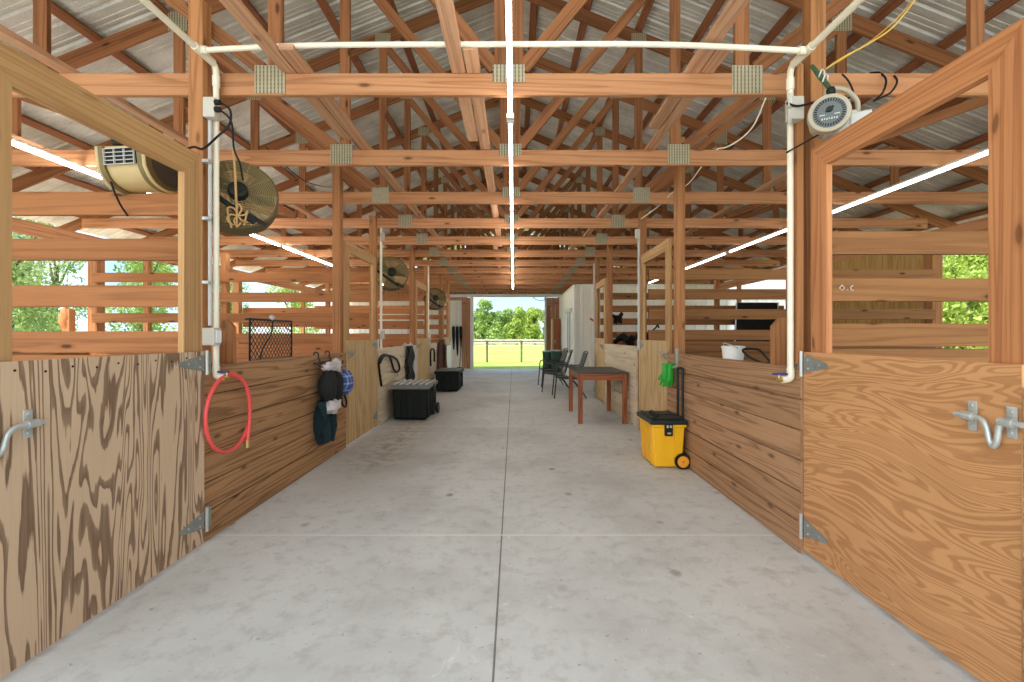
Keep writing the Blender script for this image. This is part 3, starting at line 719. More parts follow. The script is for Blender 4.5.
# ------------------------------------------------------------------ stall doors
def door(X, d_h, d_l, label, panel_mat, frame_mat, z_panel=1.2, z_top=2.40, grain='z', sw=0.125, inset=0.0, hinges=True):
    """hinged edge at d_h, latch edge at d_l"""
    s = 1 if X > 0 else -1
    lo, hi = min(d_h, d_l), max(d_h, d_l)
    t = thing('stall_door', label, 'door', (X, d_h, 0), group='stall doors')
    pt = 0.018; xf = X + s * (pt + 0.020)
    b = MB(); pd = (lo + hi) / 2
    if grain == 'z': b.board((X + s * pt / 2, pd, 0.03), (X + s * pt / 2, pd, z_panel), hi - lo, pt, (0, 1, 0), ch=0.002)
    else: b.board((X + s * pt / 2, lo, (z_panel + .03) / 2), (X + s * pt / 2, hi, (z_panel + .03) / 2), z_panel - 0.03, pt, (0, 0, 1), ch=0.002)
    b.build('panel', panel_mat, t)
    lo2, hi2 = (lo, hi - inset) if d_h > d_l else (lo + inset, hi)
    for d in (lo2 + sw / 2 + .002, hi2 - sw / 2 - .002):
        b = MB(); c = -1.0 if d < pd else 1.0
        wd = Vector((0, 1, 0))
        b.board((xf, d, 0.06), (xf, d, z_top - sw / 2), sw, 0.038, wd, cut=(0, c)); b.build('stile', frame_mat, t)
    b = MB(); b.board((xf, lo2 + sw / 2, z_top - sw / 2), (xf, hi2 - sw / 2, z_top - sw / 2), sw, 0.038, (0, 0, 1), cut=(-1.0, 1.0)); b.build('top_rail', frame_mat, t)
    b = MB(); b.board((xf, lo2 + sw, 0.14), (xf, hi2 - sw, 0.14), sw, 0.038, (0, 0, 1)); b.build('bottom_rail', frame_mat, t)
    if hinges:
        sg = 1 if d_l > d_h else -1
        for z in (z_panel - 0.07, 0.17):
            b = MB(); xp = X - s * 0.004
            poly = [(xp, d_h + sg * 0.01, z - 0.05), (xp, d_h + sg * 0.01, z + 0.05), (xp, d_h + sg * 0.03, z + 0.048), (xp, d_h + sg * 0.21, z + 0.014), (xp, d_h + sg * 0.222, z), (xp, d_h + sg * 0.21, z - 0.014), (xp, d_h + sg * 0.03, z - 0.048)]
            b.prism(poly, (s * 0.004, 0, 0))
            h = b.build('hinge', M['hinge'], t)
            b = MB(); b.tube([(X - s * 0.012, d_h - sg * 0.004, z - 0.075), (X - s * 0.012, d_h - sg * 0.004, z + 0.075)], 0.0095, 10)
            b.build('hinge_pin', M['galv'], h)
            b = MB(); b.box(*sorted((X - s * 0.006, X - s * 0.001)), *sorted((d_h - sg * 0.055, d_h - sg * 0.012)), z - 0.06, z + 0.06); b.build('hinge_leaf', M['hinge'], h)
            b = MB()
            for q, zz in ((0.05, 0.025), (0.05, -0.025), (0.15, 0.0)):
                b.lathe([(0.006, 0), (0.005, 0.004)], 8, Matrix.Translation((xp - s * .0005, d_h + sg * q, z + zz)) @ Matrix.Rotation(-s * PI / 2, 4, 'Y'))
            b.build('screw', M['galv'], h)
    return t
def bar_latch(t, X, d0, d1, z, tip):
    """sliding bar latch with a dropped loop handle; d1 is the jamb end"""
    s = 1 if X > 0 else -1; x = X - s * 0.022; sg = 1 if d1 > d0 else -1
    b = MB(); k = abs(d1 - d0)
    b.tube(curve([(x, d0 - sg * tip, z), (x, d0, z), (x, d0 + sg * k * .35, z - 0.004), (x, d0 + sg * k * .5, z - 0.03), (x, d0 + sg * k * .58, z - 0.075), (x, d0 + sg * k * .68, z - 0.092), (x, d0 + sg * k * .77, z - 0.07), (x, d0 + sg * k * .82, z - 0.02), (x, d0 + sg * k * .92, z), (x, d1 + sg * 0.05, z)], 6), 0.010, 10)
    bar = b.build('latch_bar', M['galv'], t)
    for d in (d0, d1):
        b = MB(); xa, xb = sorted((X - s * 0.006, X - s * 0.0005))
        b.box(xa, xb, d - 0.018, d + 0.018, z - 0.055, z + 0.055, 0.003)
        b.tube([(X - s * 0.022, d - 0.022, z), (X - s * 0.022, d + 0.022, z)], 0.016, 12)
        for q in (-0.037, 0.037): b.lathe([(0.007, 0), (0.005, 0.005)], 8, Matrix.Translation((X - s * .006, d, z + q)) @ Matrix.Rotation(-s * PI / 2, 4, 'Y'))
        b.build('latch_plate', M['galv'], t)

dl = door(-1.895, 2.905, 1.66, 'weathered grey-tan plywood stall door at the left front', M['ply_left'], M['frame_tan'], 1.2, 2.40, 'z', 0.15)
bar_latch(dl, -1.895, 1.845, 1.66, 0.955, 0.05)
for k in range(10):
    b = MB(); b.lathe([(0.0055, 0), (0.004, 0.003)], 8, Matrix.Translation((-1.895 + .0002, 1.80 + k * 0.118, 1.165 - .012 * (k % 2))) @ Matrix.Rotation(PI / 2, 4, 'Y')); b.build('screw', M['black'], dl)
dr = door(1.712, 2.80, 1.598, 'orange plywood stall door with swirling grain at the right front', M['ply_right'], M['frame_orange'], 1.2, 2.381, 'y', 0.132, 0.037)
bar_latch(dr, 1.712, 1.765, 1.625, 1.0, 0.05)
door(-LX + .01, 6.69, 5.49, 'tan plywood door on the left beside the fly masks', M['ply_pale'], M['frame_tan'], 1.235, 2.40)
door(-LX + .01, 10.85, 9.46, 'tan plywood door on the left between the two pale plank fronts', M['ply_pale'], M['frame_tan'], 1.235, 2.40)
door(-LX + .01, 14.36, 13.1, 'farthest tan plywood door on the left', M['ply_pale'], M['frame_tan'], 1.235, 2.40)
door(RX + .005, 6.46, 5.27, 'tan plywood door on the right behind the yellow tool box', M['ply_pale'], M['frame_tan'], 1.235, 2.38)
door(RX + .005, 10.0, 8.95, 'farthest tan plywood door on the right, behind the table', M['ply_pale'], M['frame_tan'], 1.235, 2.38)
# little hook latches on the inner doors
for (X, d, lb) in ((-LX + .01, 5.52, 'steel hook latch on the door post beside the blue cloth'), (RX + .005, 5.29, 'steel hook latch on the door above the green gloves'), (RX + .005, 8.97, 'steel hook latch on the farthest right door'), (-LX + .01, 9.5, 'steel hook latch on the second left plywood door')):
    s = 1 if X > 0 else -1; x = X - s * 0.03
    b = MB(); b.tube(curve([(x + s * .028, d - 0.05, 1.10), (x, d - 0.02, 1.09), (x - s * .02, d + 0.03, 1.06), (x, d + 0.09, 1.08), (x - s * .03, d + 0.11, 1.13)], 5), 0.009, 8)
    b.tube([(x + s * .028, d, 1.03), (x, d, 1.05), (x, d, 1.12)], 0.008, 8)
    tag(b.build('hook_latch', M['hinge']), lb, 'latch', 'hook latches')

# ------------------------------------------------------------------ partitions between the stalls
def partition(sd, d, tops, label, inner, outer, mid):
    t = thing('stall_partition', label, 'partition', ((inner + outer) / 2, d, 0), group='stall partitions')
    y = d + 0.019
    for z in tops:
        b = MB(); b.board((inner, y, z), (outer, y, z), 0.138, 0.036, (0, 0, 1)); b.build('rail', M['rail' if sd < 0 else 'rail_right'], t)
    b = MB(); z = min(tops) - 0.155
    while z > 0.03:
        b.board((inner, y, z), (outer, y, z), 0.142, 0.036, (0, 0, 1)); z -= 0.149
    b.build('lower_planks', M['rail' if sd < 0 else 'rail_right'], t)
    if mid:
        b = MB(); b.board((mid, d + 0.085, 0), (mid, d + 0.085, 2.5), 0.09, 0.09, (1, 0, 0)); b.build('brace_post', M['post'], t)
tl = [EYE + .84, EYE + .55, EYE + .25, EYE - .045]
for d, lb in zip(PL, ('railed partition in front of the left trees, beside the weathered door', 'second railed partition on the left, behind the wire hay rack', 'third railed partition on the left', 'farthest railed partition on the left')):
    partition(-1, d + .0, tl, lb, -2.05 if d > 4 else -2.055, -6.15, -4.25 if d > 4 else None)
tr = [EYE + .815, EYE + .55, EYE + .28, EYE + 0.0]
partition(1, 2.80 + .05, [EYE + .556, EYE + .272, EYE + 0.0], 'nearest railed partition on the right, beside the orange door', 1.82, 5.7, None)
partition(1, 6.38, tr, 'second railed partition on the right, behind the white bucket', 1.82, 5.68, None)
partition(1, 9.95, tr, 'farthest railed partition on the right, before the tack room', 1.82, 5.68, 4.3)
# chalk scribble on the near right rail
b = MB()
for pts in ([(842, 285), (839.5, 288), (842, 290.5), (844.5, 288), (842, 285)], [(847, 290), (848, 290)], [(853, 285.5), (850.5, 287), (851, 290), (853.5, 290.5)]):
    b.tube([px(x, y, 2.846) for x, y in pts], 0.0028, 5)
tag(b.build('chalk_mark', M['chalk']), 'white chalk scribble on the near right partition rail', 'mark')

# ------------------------------------------------------------------ strip lights
def strip(X, z, d0, d1, label, mat, group, r=0.019):
    t = thing('strip_light', label, 'strip light', (X, d0, z), group=group)
    b = MB(); b.box(X - 0.013, X + 0.013, d0, d1, z + 0.014, z + 0.036, 0.003); b.build('housing', M['fixture'], t)
    b = MB(); b.tube([(X, d0 + 0.03, z), (X, d1 - 0.03, z)], r, 12); b.build('tube', mat, t)
    b = MB()
    for d in (d0, d1 - 0.03): b.box(X - 0.026, X + 0.026, d, d + 0.03, z - 0.022, z + 0.012, 0.003)
    b.build('end_cap', M['fixture'], t)
d = 0.9; i = 0
while d < 15.5:
    strip(-0.024, 2.83, d, d + 2.42, '%s tube light from the camera along the aisle ridge line' % names[i], M['tube' if i < 2 else 'tube_far'], 'aisle tube lights', 0.0145); d += 2.45; i += 1
for i, d in enumerate((3.5, 6.34, 8.80, 12.3)):
    strip(3.96, 2.825, d, d + (2.36 if 4 < d < 12 else 2.8 if d < 4 else 1.6), '%s tube light over the right stalls' % names[i], M['tube_side'], 'right stall tube lights')
for i, d in enumerate((3.2, 5.65, 8.1, 12.3)):
    strip(-3.98, 2.825, d, d + 2.40, '%s tube light over the left stalls' % names[i], M['tube_left'], 'left stall tube lights')

# ------------------------------------------------------------------ pipes, conduits, boxes, cords
def pipework(s, X, d_post, zp, label):
    t = thing('water_pipe', label, 'pipe', (X, d_post, 0))
    b = MB(); r = 0.0185
    b.tube([(X, -1.5, zp), (X, d_post, zp)], r, 12)
    b.tube(curve([(X, d_post, zp), (X, d_post + 0.10, zp), (X, d_post + 0.15, zp - 0.01), (X, d_post + 0.165, zp - 0.05), (X, d_post + 0.165, zp - 0.12)], 5), r, 12)
    b.tube([(X, d_post + 0.165, zp - 0.10), (X, d_post + 0.165, 1.06)], r, 12)
    b.build('pipe_run', M['pvc'], t)
    b = MB(); b.tube([(X, d_post - 0.045, zp), (X, d_post + 0.13, zp)], r + 0.005, 12); b.tube([(X, d_post, zp), (X - s * 0.05, d_post, zp)], r + 0.005, 12); b.build('tee_fitting', M['pvc'], t)
    b = MB(); b.tube([(X, d_post + 0.165, zp - 0.14), (X, d_post + 0.165, zp - 0.07)], r + 0.005, 12); b.build('coupling', M['pvc'], t)
    b = MB(); b.tube(curve([(X, d_post + 0.165, 1.10), (X, d_post + 0.165, 1.05), (X - s * 0.012, d_post + 0.165, 1.035), (X - s * 0.05, d_post + 0.165, 1.03)], 4), r + 0.004, 12); b.build('elbow', M['pvc'], t)
    b = MB(); xx = X - s * 0.05
    b.tube([(xx, d_post + 0.165, 1.03), (xx - s * 0.03, d_post + 0.165, 1.03)], 0.013, 10); b.tube([(xx - s * .02, d_post + 0.165, 1.03), (xx - s * .02, d_post + 0.165, 1.06)], 0.008, 8)
    v = b.build('valve', M['brass'], t)
    b = MB(); b.box(xx - 0.055, xx + 0.03, d_post + 0.15, d_post + 0.18, 1.058, 1.070, 0.004); b.build('valve_handle', M['blue'], v)
    return t
PXL, PXR = -1.915, 1.672
pipework(-1, PXL, 2.885, EYE + 1.735, 'white water pipe running down the left post to the red hose')
pipework(1, PXR, 2.70, EYE + 1.62, 'cream water pipe running down the right post beside the orange door')
b = MB(); b.tube(curve([(PXL + 0.05, 2.885, EYE + 1.735), (-1.2, 2.88, EYE + 1.76), (0, 2.82, EYE + 1.73), (0.9, 2.76, EYE + 1.69), (PXR - 0.05, 2.70, EYE + 1.62)], 8), 0.0165, 12)
tag(b.build('cross_pipe', M['pvc']), 'white pipe crossing the aisle in front of the nearest truss', 'pipe')
# grey conduit with boxes on the left post
t = thing('wire_conduit', 'thin grey conduit with two boxes beside the left water pipe', 'conduit', (-1.94, 2.96, 0))
b = MB(); b.tube([(-1.925, 3.005, 2.66), (-1.925, 3.005, 1.36)], 0.012, 10); b.build('conduit_run', M['conduit'], t)
b = MB(); b.box(-1.945, -1.868, 2.96, 3.025, 2.665, 2.79, 0.006); q = b.build('outlet_box', M['box_grey'], t)
b = MB()
for z in (2.755, 2.71): b.tube([(-1.868, 2.965, z), (-1.835, 2.965, z)], 0.017, 10)
b.build('plug', M['cord'], q)
b = MB(); b.box(-1.945, -1.868, 2.955, 3.027, 1.235, 1.345, 0.006); q = b.build('outlet_box', M['box_grey'], t)
b = MB(); b.box(-1.866, -1.860, 2.965, 3.02, 1.25, 1.33, 0.003); b.build('cover_plate', M['white'], q)
b = MB()
for z in (1.62, 2.02, 2.38): b.box(-1.945, -1.905, 2.955, 2.995, z, z + 0.02, 0.003)
b.build('pipe_strap', M['galv'], t)
# right weatherproof outlet with open flap covers
t = thing('outlet_box', 'grey outlet box with open white flap on the right pipe', 'outlet', (1.66, 2.80, 2.565))
b = MB(); b.box(1.622, 1.700, 2.77, 2.835, 2.565, 2.70, 0.006); b.build('box_body', M['box_grey'], t)
for z0, z1 in ((2.635, 2.715), (2.535, 2.62)):
    b = MB(); b.prism([(1.622, 2.768, z0), (1.575, 2.72, z0 - 0.02), (1.575, 2.72, z1 - 0.025), (1.622, 2.768, z1)], (0.004, 0.004, 0)); b.build('flap', M['white'], t)
# cords
def cord(pts, r, mat, label, name='power_cord', n=8):
    b = MB(); b.tube(curve(pts, n), r, 7); tag(b.build(name, mat), label, 'cord')
cord([(-1.84, 2.965, 2.755), (-1.79, 2.99, 2.72), (-1.80, 3.0, 2.63), (-1.86, 2.97, 2.54), (-1.90, 2.90, 2.44), (-1.93, 2.86, 2.435), (-2.05, 2.93, 2.44)], 0.007, M['cord'], 'black cord looping from the upper left outlet box to the blower')
cord([(-1.84, 2.965, 2.71), (-1.80, 3.02, 2.66), (-1.80, 3.05, 2.50), (-1.79, 3.10, 2.42), (-1.805, 3.16, 2.33)], 0.006, M['cord'], 'black cord dropping from the outlet box to the nearest round fan')
cord([px(110, 178, 2.93), px(113, 188, 2.93), px(120, 204, 2.98), px(128, 216, 3.03)], 0.006, M['cord'], 'thin black cord hanging down from the tan blower')
cord([(1.58, 2.74, 2.64), (1.66, 2.755, 2.632), (1.735, 2.63, 2.61)], 0.007, M['cord'], 'black cord running from the right outlet box to the drum blower')
cord([(1.645, 2.86, 2.40), (1.70, 2.69, 2.42), (1.74, 2.62, 2.44)], 0.005, M['cord'], 'thin black tie around the right pipe below the blower')
dA = 3.04
cord([px(842, 74, dA), px(849, 82, dA), px(853, 94, dA), px(845, 100, dA)], 0.006, M['cord'], 'short black cord curve on the chord behind the drum blower')
cord([px(874, 101, 2.96), px(883, 92, 3.0), px(886, 80, dA), px(880, 73, 3.12), px(870, 73, 3.2)], 0.0065, M['cord'], 'inner black cord loop on the chord right of the drum blower')
cord([px(874, 101, 2.95), px(890, 93, 2.99), px(897, 82, dA), px(893, 75, 3.12), px(886, 74, 3.2)], 0.0065, M['cord'], 'outer black cord loop on the chord right of the drum blower')
cord([px(915, 0, 3.0), px(893, 27, 3.02), px(868, 44, 3.04), px(842, 58, 3.05), px(826, 69, 3.05)], 0.005, M['yellow_cord'], 'yellow cord sagging across the upper right corner', n=10)
cord([px(916, -8, 2.9), px(903, 12, 3.0), px(872, 40, 3.04), px(826, 69, 3.06)], 0.004, M['tan_cord'], 'tan cord beside the yellow one in the upper right', n=10)
cord([px(766, 97, 4.3), px(755, 123, 4.35), px(743, 137, 4.38), (px(727, 147, 4.40)), px(716, 150, 4.42), px(702, 166, 4.6), px(688, 184, 5.0), px(672, 193, 5.5), px(660, 205, 5.9), px(641, 219, 6.35)], 0.007, M['pvc'], 'white cable sagging along the chords over the right stalls', n=6)
cord([px(266, 147, 6.0), px(300, 178, 6.2), px(321, 186, 6.4), px(333, 187, 6.6)], 0.006, M['cord'], 'thin dark cable sagging above the left stalls')
# vertical conduits further in
for (X, d, z1, lb, bz) in ((-1.93, 6.90, 2.86, 'white conduit on the left post before the coiled lead rope', (1.30, 2.72)), (-1.93, 10.74, 2.86, 'white conduit on the left post below the third fan', (1.30,)), (1.690, 6.40, 2.72, 'grey conduit on the right post above the tan door', (2.66,)), (1.690, 9.95, 2.8, 'grey conduit on the farthest right aisle post', ())):
    t = thing('wire_conduit', lb, 'conduit', (X, d, 1.1))
    b = MB(); b.tube([(X, d, 1.1), (X, d, z1)], 0.017, 10); b.build('conduit_run', M['pvc' if X < 0 else 'conduit'], t)
    for z in bz:
        b = MB(); s = 1 if X > 0 else -1; xa, xb = sorted((X - s * .055, X - s * .0)); b.box(xa, xb, d - 0.06, d - 0.0, z - 0.06, z + 0.06, 0.005); b.build('outlet_box', M['box_grey'], t)

# red hose
t = thing('garden_hose', 'coiled red hose hanging from the left faucet', 'hose', (-1.90, 3.13, 1.03))
pts = []
for k in range(23):
    a = PI / 2 + 2 * PI * k / 22 * 1.0; rr = 0.255
    pts.append((-1.885 + 0.02 * k / 22, 3.13 - rr * math.cos(a), 0.79 + rr * math.sin(a)))
pts2 = [(-1.865, 3.12, 1.035), (-1.86, 3.20, 1.02), (-1.86, 3.29, 0.95), (-1.86, 3.335, 0.83), (-1.86, 3.335, 0.70), (-1.86, 3.32, 0.60), (-1.86, 3.31, 0.56)]
b = MB(); b.tube(curve([(-1.885, 3.10, 1.03)] + pts + pts2, 3), 0.0125, 10); b.build('hose_coil', M['hose'], t)
b = MB(); b.tube([(-1.86, 3.31, 0.565), (-1.86, 3.31, 0.515)], 0.017, 10); b.build('hose_end', M['brass'], t)
b = MB(); b.tube([(-1.885, 3.09, 1.03), (-1.885, 3.06, 1.035)], 0.017, 10); b.build('hose_end', M['brass'], t)
# ------------------------------------------------------------------ blowers and fans
Mt = Matrix.Translation
def Rot(a, ax): return Matrix.Rotation(a, 4, ax)
# tan snail-shell blower standing on the partition rail behind the weathered door
t = thing('blower_fan', 'tan box blower with a slotted grille on the left partition rail', 'blower', (-2.34, 3.08, EYE + .912))
t.rotation_euler = (math.radians(16), 0, math.radians(-8)); t.scale = (1.14, 0.95, 0.80)
def snail(k=1.0, n=18):
    """side outline (y towards the back, z up), local to the blower base"""
    p = [(-0.17 * k, 0.352), (-0.19 * k, 0.20)]
    for i in range(n + 1):
        a = math.radians(190 + 150 * i / n); p.append((0.0 + 0.185 * k * math.cos(a), 0.19 + 0.185 * k * math.sin(a)))
    p += [(0.185 * k, 0.22), (0.14 * k, 0.34), (0.02 * k, 0.375)]
    return p
b = MB(); b.prism([(-0.10, y, z) for y, z in snail(0.93)], (0.20, 0, 0), True); b.build('shell', M['blower'], t, True)
for x in (-0.135, 0.10):
    b = MB(); b.prism([(x, y, z) for y, z in snail(1.02)], (0.035, 0, 0), True)
    pl = b.build('side_plate', M['blower_rim'], t, True)
    b = MB(); xo = x - 0.004 if x < 0 else x + 0.039
    b.tube([(xo, y, z) for y, z in snail(1.0)], 0.010, 7, closed=True); b.build('rim', M['blower'], pl, True)
    b = MB(); poly = [(0.02 + (y) * 0.78, 0.20 + (z - 0.20) * 0.78) for y, z in snail(1.0)]
    b.prism([(xo - (.002 if x < 0 else -.0), y, z) for y, z in poly], (0.003, 0, 0)); b.build('intake_screen', M['dark_mesh'], pl, True)
b = MB()
zA, zB, yA, yB = 0.335, 0.222, -0.166, -0.186
b.prism([(-0.088, yA - .006, zA), (0.088, yA - .006, zA), (0.088, yB - .006, zB), (-0.088, yB - .006, zB)], (0, 0.012, 0)); g = b.build('grille_opening', M['black'], t, True)
b = MB()
for i in range(5):
    f = i / 4; z = zA + (zB - zA) * f; y = yA + (yB - yA) * f - 0.012
    b.box(-0.092, 0.092, y - .004, y + .006, z - 0.0028, z + 0.0028)
for x in (-0.09, -0.03, 0.03, 0.09): b.prism([(x - .002, yA - .018, zA), (x + .002, yA - .018, zA), (x + .002, yB - .018, zB), (x - .002, yB - .018, zB)], (0, 0.012, 0))
b.build('grille_bars', M['conduit'], t, True)
b = MB(); b.box(-0.11, -0.03, -0.10, 0.0, 0.37, 0.415, 0.01); b.tube(curve([(-0.10, -0.08, 0.40), (-0.07, -0.11, 0.43), (-0.03, -0.10, 0.42), (0.0, -0.06, 0.40)], 5), 0.011, 8); b.build('switch_box', M['black'], t, True)
b = MB(); b.tube(curve([(-0.10, 0.0, 0.37), (-0.09, 0.0, 0.43), (0.09, 0.0, 0.43), (0.10, 0.0, 0.37)], 6), 0.012, 8); b.build('carry_handle', M['blower'], t, True)

# grey drum blower strapped to the right post
c = px(829, 114, 2.55)
t = thing('blower_fan', 'grey drum blower with round slotted face strapped to the right post', 'blower', c)
t.scale = (0.82,) * 3; t.rotation_euler = (math.radians(4), 0, math.radians(-28))      # local -y is the round face
ry = Rot(PI / 2, 'X')
b = MB(); b.lathe([(0.095, -0.03), (0.118, -0.028), (0.124, -0.005), (0.124, 0.02), (0.112, 0.05), (0.10, 0.12), (0.10, 0.20), (0.085, 0.215)], 36, Rot(-PI / 2, 'X')); b.build('drum', M['blower_grey'], t, True)
b = MB(); b.lathe([(0.094, -0.001), (0.094, 0.005)], 36, Mt((0, -0.030, 0)) @ Rot(PI / 2, 'X')); f = b.build('vent_face', M['vent'], t, True)
b = MB()
for k in range(34):
    a = 2 * PI * k / 34
    for r0, r1 in ((0.070, 0.088),):
        mtx = Mt((0, -0.037, 0)) @ Rot(a, 'Y')
        b.box(r0, r1, -0.001, 0.003, -0.0035, 0.0035, 0, mtx)
b.build('vent_slots', M['black'], f, True)
b = MB(); b.box(-0.026, 0.026, -0.044, -0.036, -0.007, 0.007, 0.002, Mt((0.0, 0, 0.02)) @ Rot(math.radians(-35), 'Y')); b.lathe([(0.02, 0), (0.016, 0.01)], 16, Mt((0, -0.036, 0.02)) @ Rot(PI / 2, 'X')); b.build('switch_knob', M['black'], t, True)
b = MB(); b.box(-0.056, -0.026, -0.0385, -0.037, -0.017, -0.011); b.box(0.026, 0.056, -0.0385, -0.037, -0.017, -0.011)
for k in range(7): b.box(-0.045 + k * .0135, -0.038 + k * .0135, -0.0385, -0.037, -0.046 + .003 * (k % 2), -0.034)
b.build('face_lettering', M['conduit'], f, True)
b = MB(); b.box(-0.02, 0.16, 0.06, 0.19, -0.115, 0.02, 0.012); b.box(0.12, 0.24, 0.05, 0.20, -0.105, 0.0, 0.01); b.build('outlet_duct', M['conduit'], t, True)
b = MB(); b.tube(curve([(-0.02, 0.02, 0.11), (0.0, 0.03, 0.165), (0.09, 0.08, 0.165), (0.165, 0.12, 0.09), (0.17, 0.13, 0.0)], 8), 0.016, 10); b.build('carry_handle', M['blower_grey'], t, True)
b = MB(); b.lathe([(0.026, -0.02), (0.028, 0.0), (0.02, 0.02)], 14, Mt((0.01, 0.01, 0.150))); b.build('handle_clamp', M['black'], t, True)
p0, p1 = px(812, 66, 2.70), c + Vector((0.010, 0.006, 0.138))
b = MB(); b.tube([p0 + (p1 - p0) * f for f in (0, .25, .5, .75, 1)], [0.011, 0.013, 0.015, 0.013, 0.012], 8)
h = tag(b.build('bungee_strap', plain('green_strap_webbing', s2l(58, 84, 52), 0.7, 0, 0.5, 50)), 'green and black strap hanging the drum blower from the right post', 'strap')
b = MB()
for f in (0.42, 0.62):
    q = p0 + (p1 - p0) * f; b.tube(curve([q + Vector((-.012, -.014, -.02)), q + Vector((0, -.02, .02)), q + Vector((.018, -.014, .012)), q + Vector((.014, -.012, -.026))], 5), 0.004, 6)
b.build('buckle', M['galv'], h)

# round drum fans on the left posts; local +z axis = towards the camera when turned
def drum_fan():
    t = thing('round_fan', 'large round drum fan tied with rope beside the left water pipe', 'fan', px(238, 198, 3.30), group='round fans')
    t.rotation_euler = (math.radians(76), 0, math.radians(30))
    Rr = 0.245
    b = MB(); b.lathe([(Rr, -0.07), (Rr + .008, -0.06), (Rr, -0.04), (Rr, 0.04), (Rr + .008, 0.06), (Rr - .004, 0.07), (Rr - .006, 0.06), (Rr - .006, -0.06)], 48, None, False); b.build('housing', M['fan'], t, True)
    for z, nm in ((0.072, 'rear_guard'), (-0.072, 'front_guard')):
        b = MB()
        for k in range(15):
            r = 0.070 + k * 0.0118; b.tube([(r * math.cos(q * PI / 16), r * math.sin(q * PI / 16), z + 0.012 * (1 - r / Rr)) for q in range(32)], 0.0030, 5, closed=True)
        for k in range(10):
            a = 2 * PI * k / 10; b.tube([(0.06 * math.cos(a), 0.06 * math.sin(a), z + .01), (Rr * math.cos(a), Rr * math.sin(a), z)], 0.0026, 5)
        b.build(nm, M['fan_wire'], t, True)
    for k in range(3):
        b = MB(); a0 = 2 * PI * k / 3 + 0.4
        def fn(u, v, a0=a0):
            r = 0.045 + 0.185 * u; a = a0 + (v - 0.5) * (1.15 - 0.2 * u)
            return (r * math.cos(a), r * math.sin(a), (v - 0.5) * 0.075)
        b.sheet(fn, 6, 8, 0.003); b.build('blade', M['fan'], t, True)
    b = MB(); b.lathe([(0.05, -0.03), (0.058, 0.0), (0.062, 0.07), (0.062, 0.115), (0.055, 0.13), (0.03, 0.135), (0.028, 0.142), (0.01, 0.143)], 28); b.build('motor', M['fan_black'], t, True)
    b = MB(); b.board((-0.235, 0.03, 0.086), (0.10, -0.215, 0.086), 0.036, 0.012, (0, 1, 0)); b.board((0.06, -0.16, 0.088), (0.17, -0.225, 0.080), 0.03, 0.012, (0, 1, 0)); b.build('mount_bar', M['fan_black'], t, True)
    b = MB(); b.board((-0.2, 0.12, 0.082), (0.02, 0.03, 0.085), 0.02, 0.008, (0, 1, 0)); b.board((0.04, 0.02, 0.085), (0.2, -0.06, 0.08), 0.02, 0.008, (0, 1, 0)); b.build('motor_strut', M['fan'], t, True)
    b = MB(); b.board((-0.3, -0.02, -0.03), (-0.24, -0.02, -0.03), 0.05, 0.02, (0, 1, 0)); b.build('post_bracket', M['fan_black'], t, True)
    return t
fan = drum_fan()
dup(fan, px(391, 274, 7.1), 'round drum fan on the left post before the coiled lead rope', rot=(math.radians(78), 0, math.radians(22)))
dup(fan, px(435, 299, 10.98), 'farthest round drum fan on the left, above the second tan door', rot=(math.radians(78), 0, math.radians(18)))
# the rope on the near fan
b = MB(); b.tube(curve([px(233, 150, 3.1), px(235, 170, 3.12), px(236, 195, 3.14), px(237, 212, 3.16)], 6), 0.0075, 8)
t = tag(b.build('tie_rope', M['rope']), 'tan rope hanging down across the nearest round fan', 'rope')
b = MB(); q = px(238, 216, 3.14)
for k in range(6):
    a = 2 * PI * k / 6; b.tube(curve([q, q + Vector((0.05 * math.cos(a), -0.02 * math.sin(3 * a), 0.045 * math.sin(a) + .01)), q + Vector((0.075 * math.cos(a + .5), -.01, 0.07 * math.sin(a + .4))), q + Vector((0.05 * math.cos(a + .8), 0.01, -0.06 - 0.02 * math.sin(a)))], 5), 0.006, 6)
b.build('knot', M['rope'], t)

# ------------------------------------------------------------------ things hanging on the left fronts
# wire hay rack behind the wall top
t = thing('hay_rack', 'black wire mesh hay rack behind the left stall wall', 'hay rack', (-2.02, 3.92, 1.1))
xa, d0, d1, z0, z1 = -2.03, 3.645, 4.33, 1.10, 1.425
b = MB()
for (p, q) in (((xa, d0, z0), (xa, d0, z1)), ((xa, d1, z0), (xa, d1, z1)), ((xa, d0, z1), (xa, d1, z1)), ((xa, d0, z0), (xa, d1, z0)), ((xa, d0, z1), (xa - .05, d0 + .03, z1)), ((xa, d1, z1), (xa - .05, d1 - .03, z1)), ((xa - .05, d0 + .03, z1), (xa - .05, d1 - .03, z1))):
    b.tube([p, q], 0.008, 7)
b.build('rack_frame', M['black'], t)
b = MB(); n = 13; W, H = d1 - d0, z1 - z0
st = W / n
for k in range(-6, n + 1):
    for sgn in (1, -1):
        a0 = d0 + k * st if sgn > 0 else d0 + (k + 6) * st
        pts = []
        for e in range(25):
            y = a0 + sgn * e / 24 * H * 1.0; z = z0 + H * e / 24
            if d0 <= y <= d1: pts.append((xa, y, z))
        if len(pts) > 1: b.tube([pts[0], pts[-1]], 0.0028, 4)
b.build('wire_mesh', M['black'], t)
b = MB(); b.blob((xa + .005, 3.97, z1 + 0.02), (0.022, 0.022, 0.024)); b.build('bolt_snap', M['galv'], t)
b = MB(); b.tube(curve([(xa + .012, 3.98, z1), (xa + .015, 3.93, 1.30), (xa + .012, 3.82, 1.20), (xa + .012, 3.77, 1.11)], 5), 0.007, 6); b.build('chain', M['black'], t)

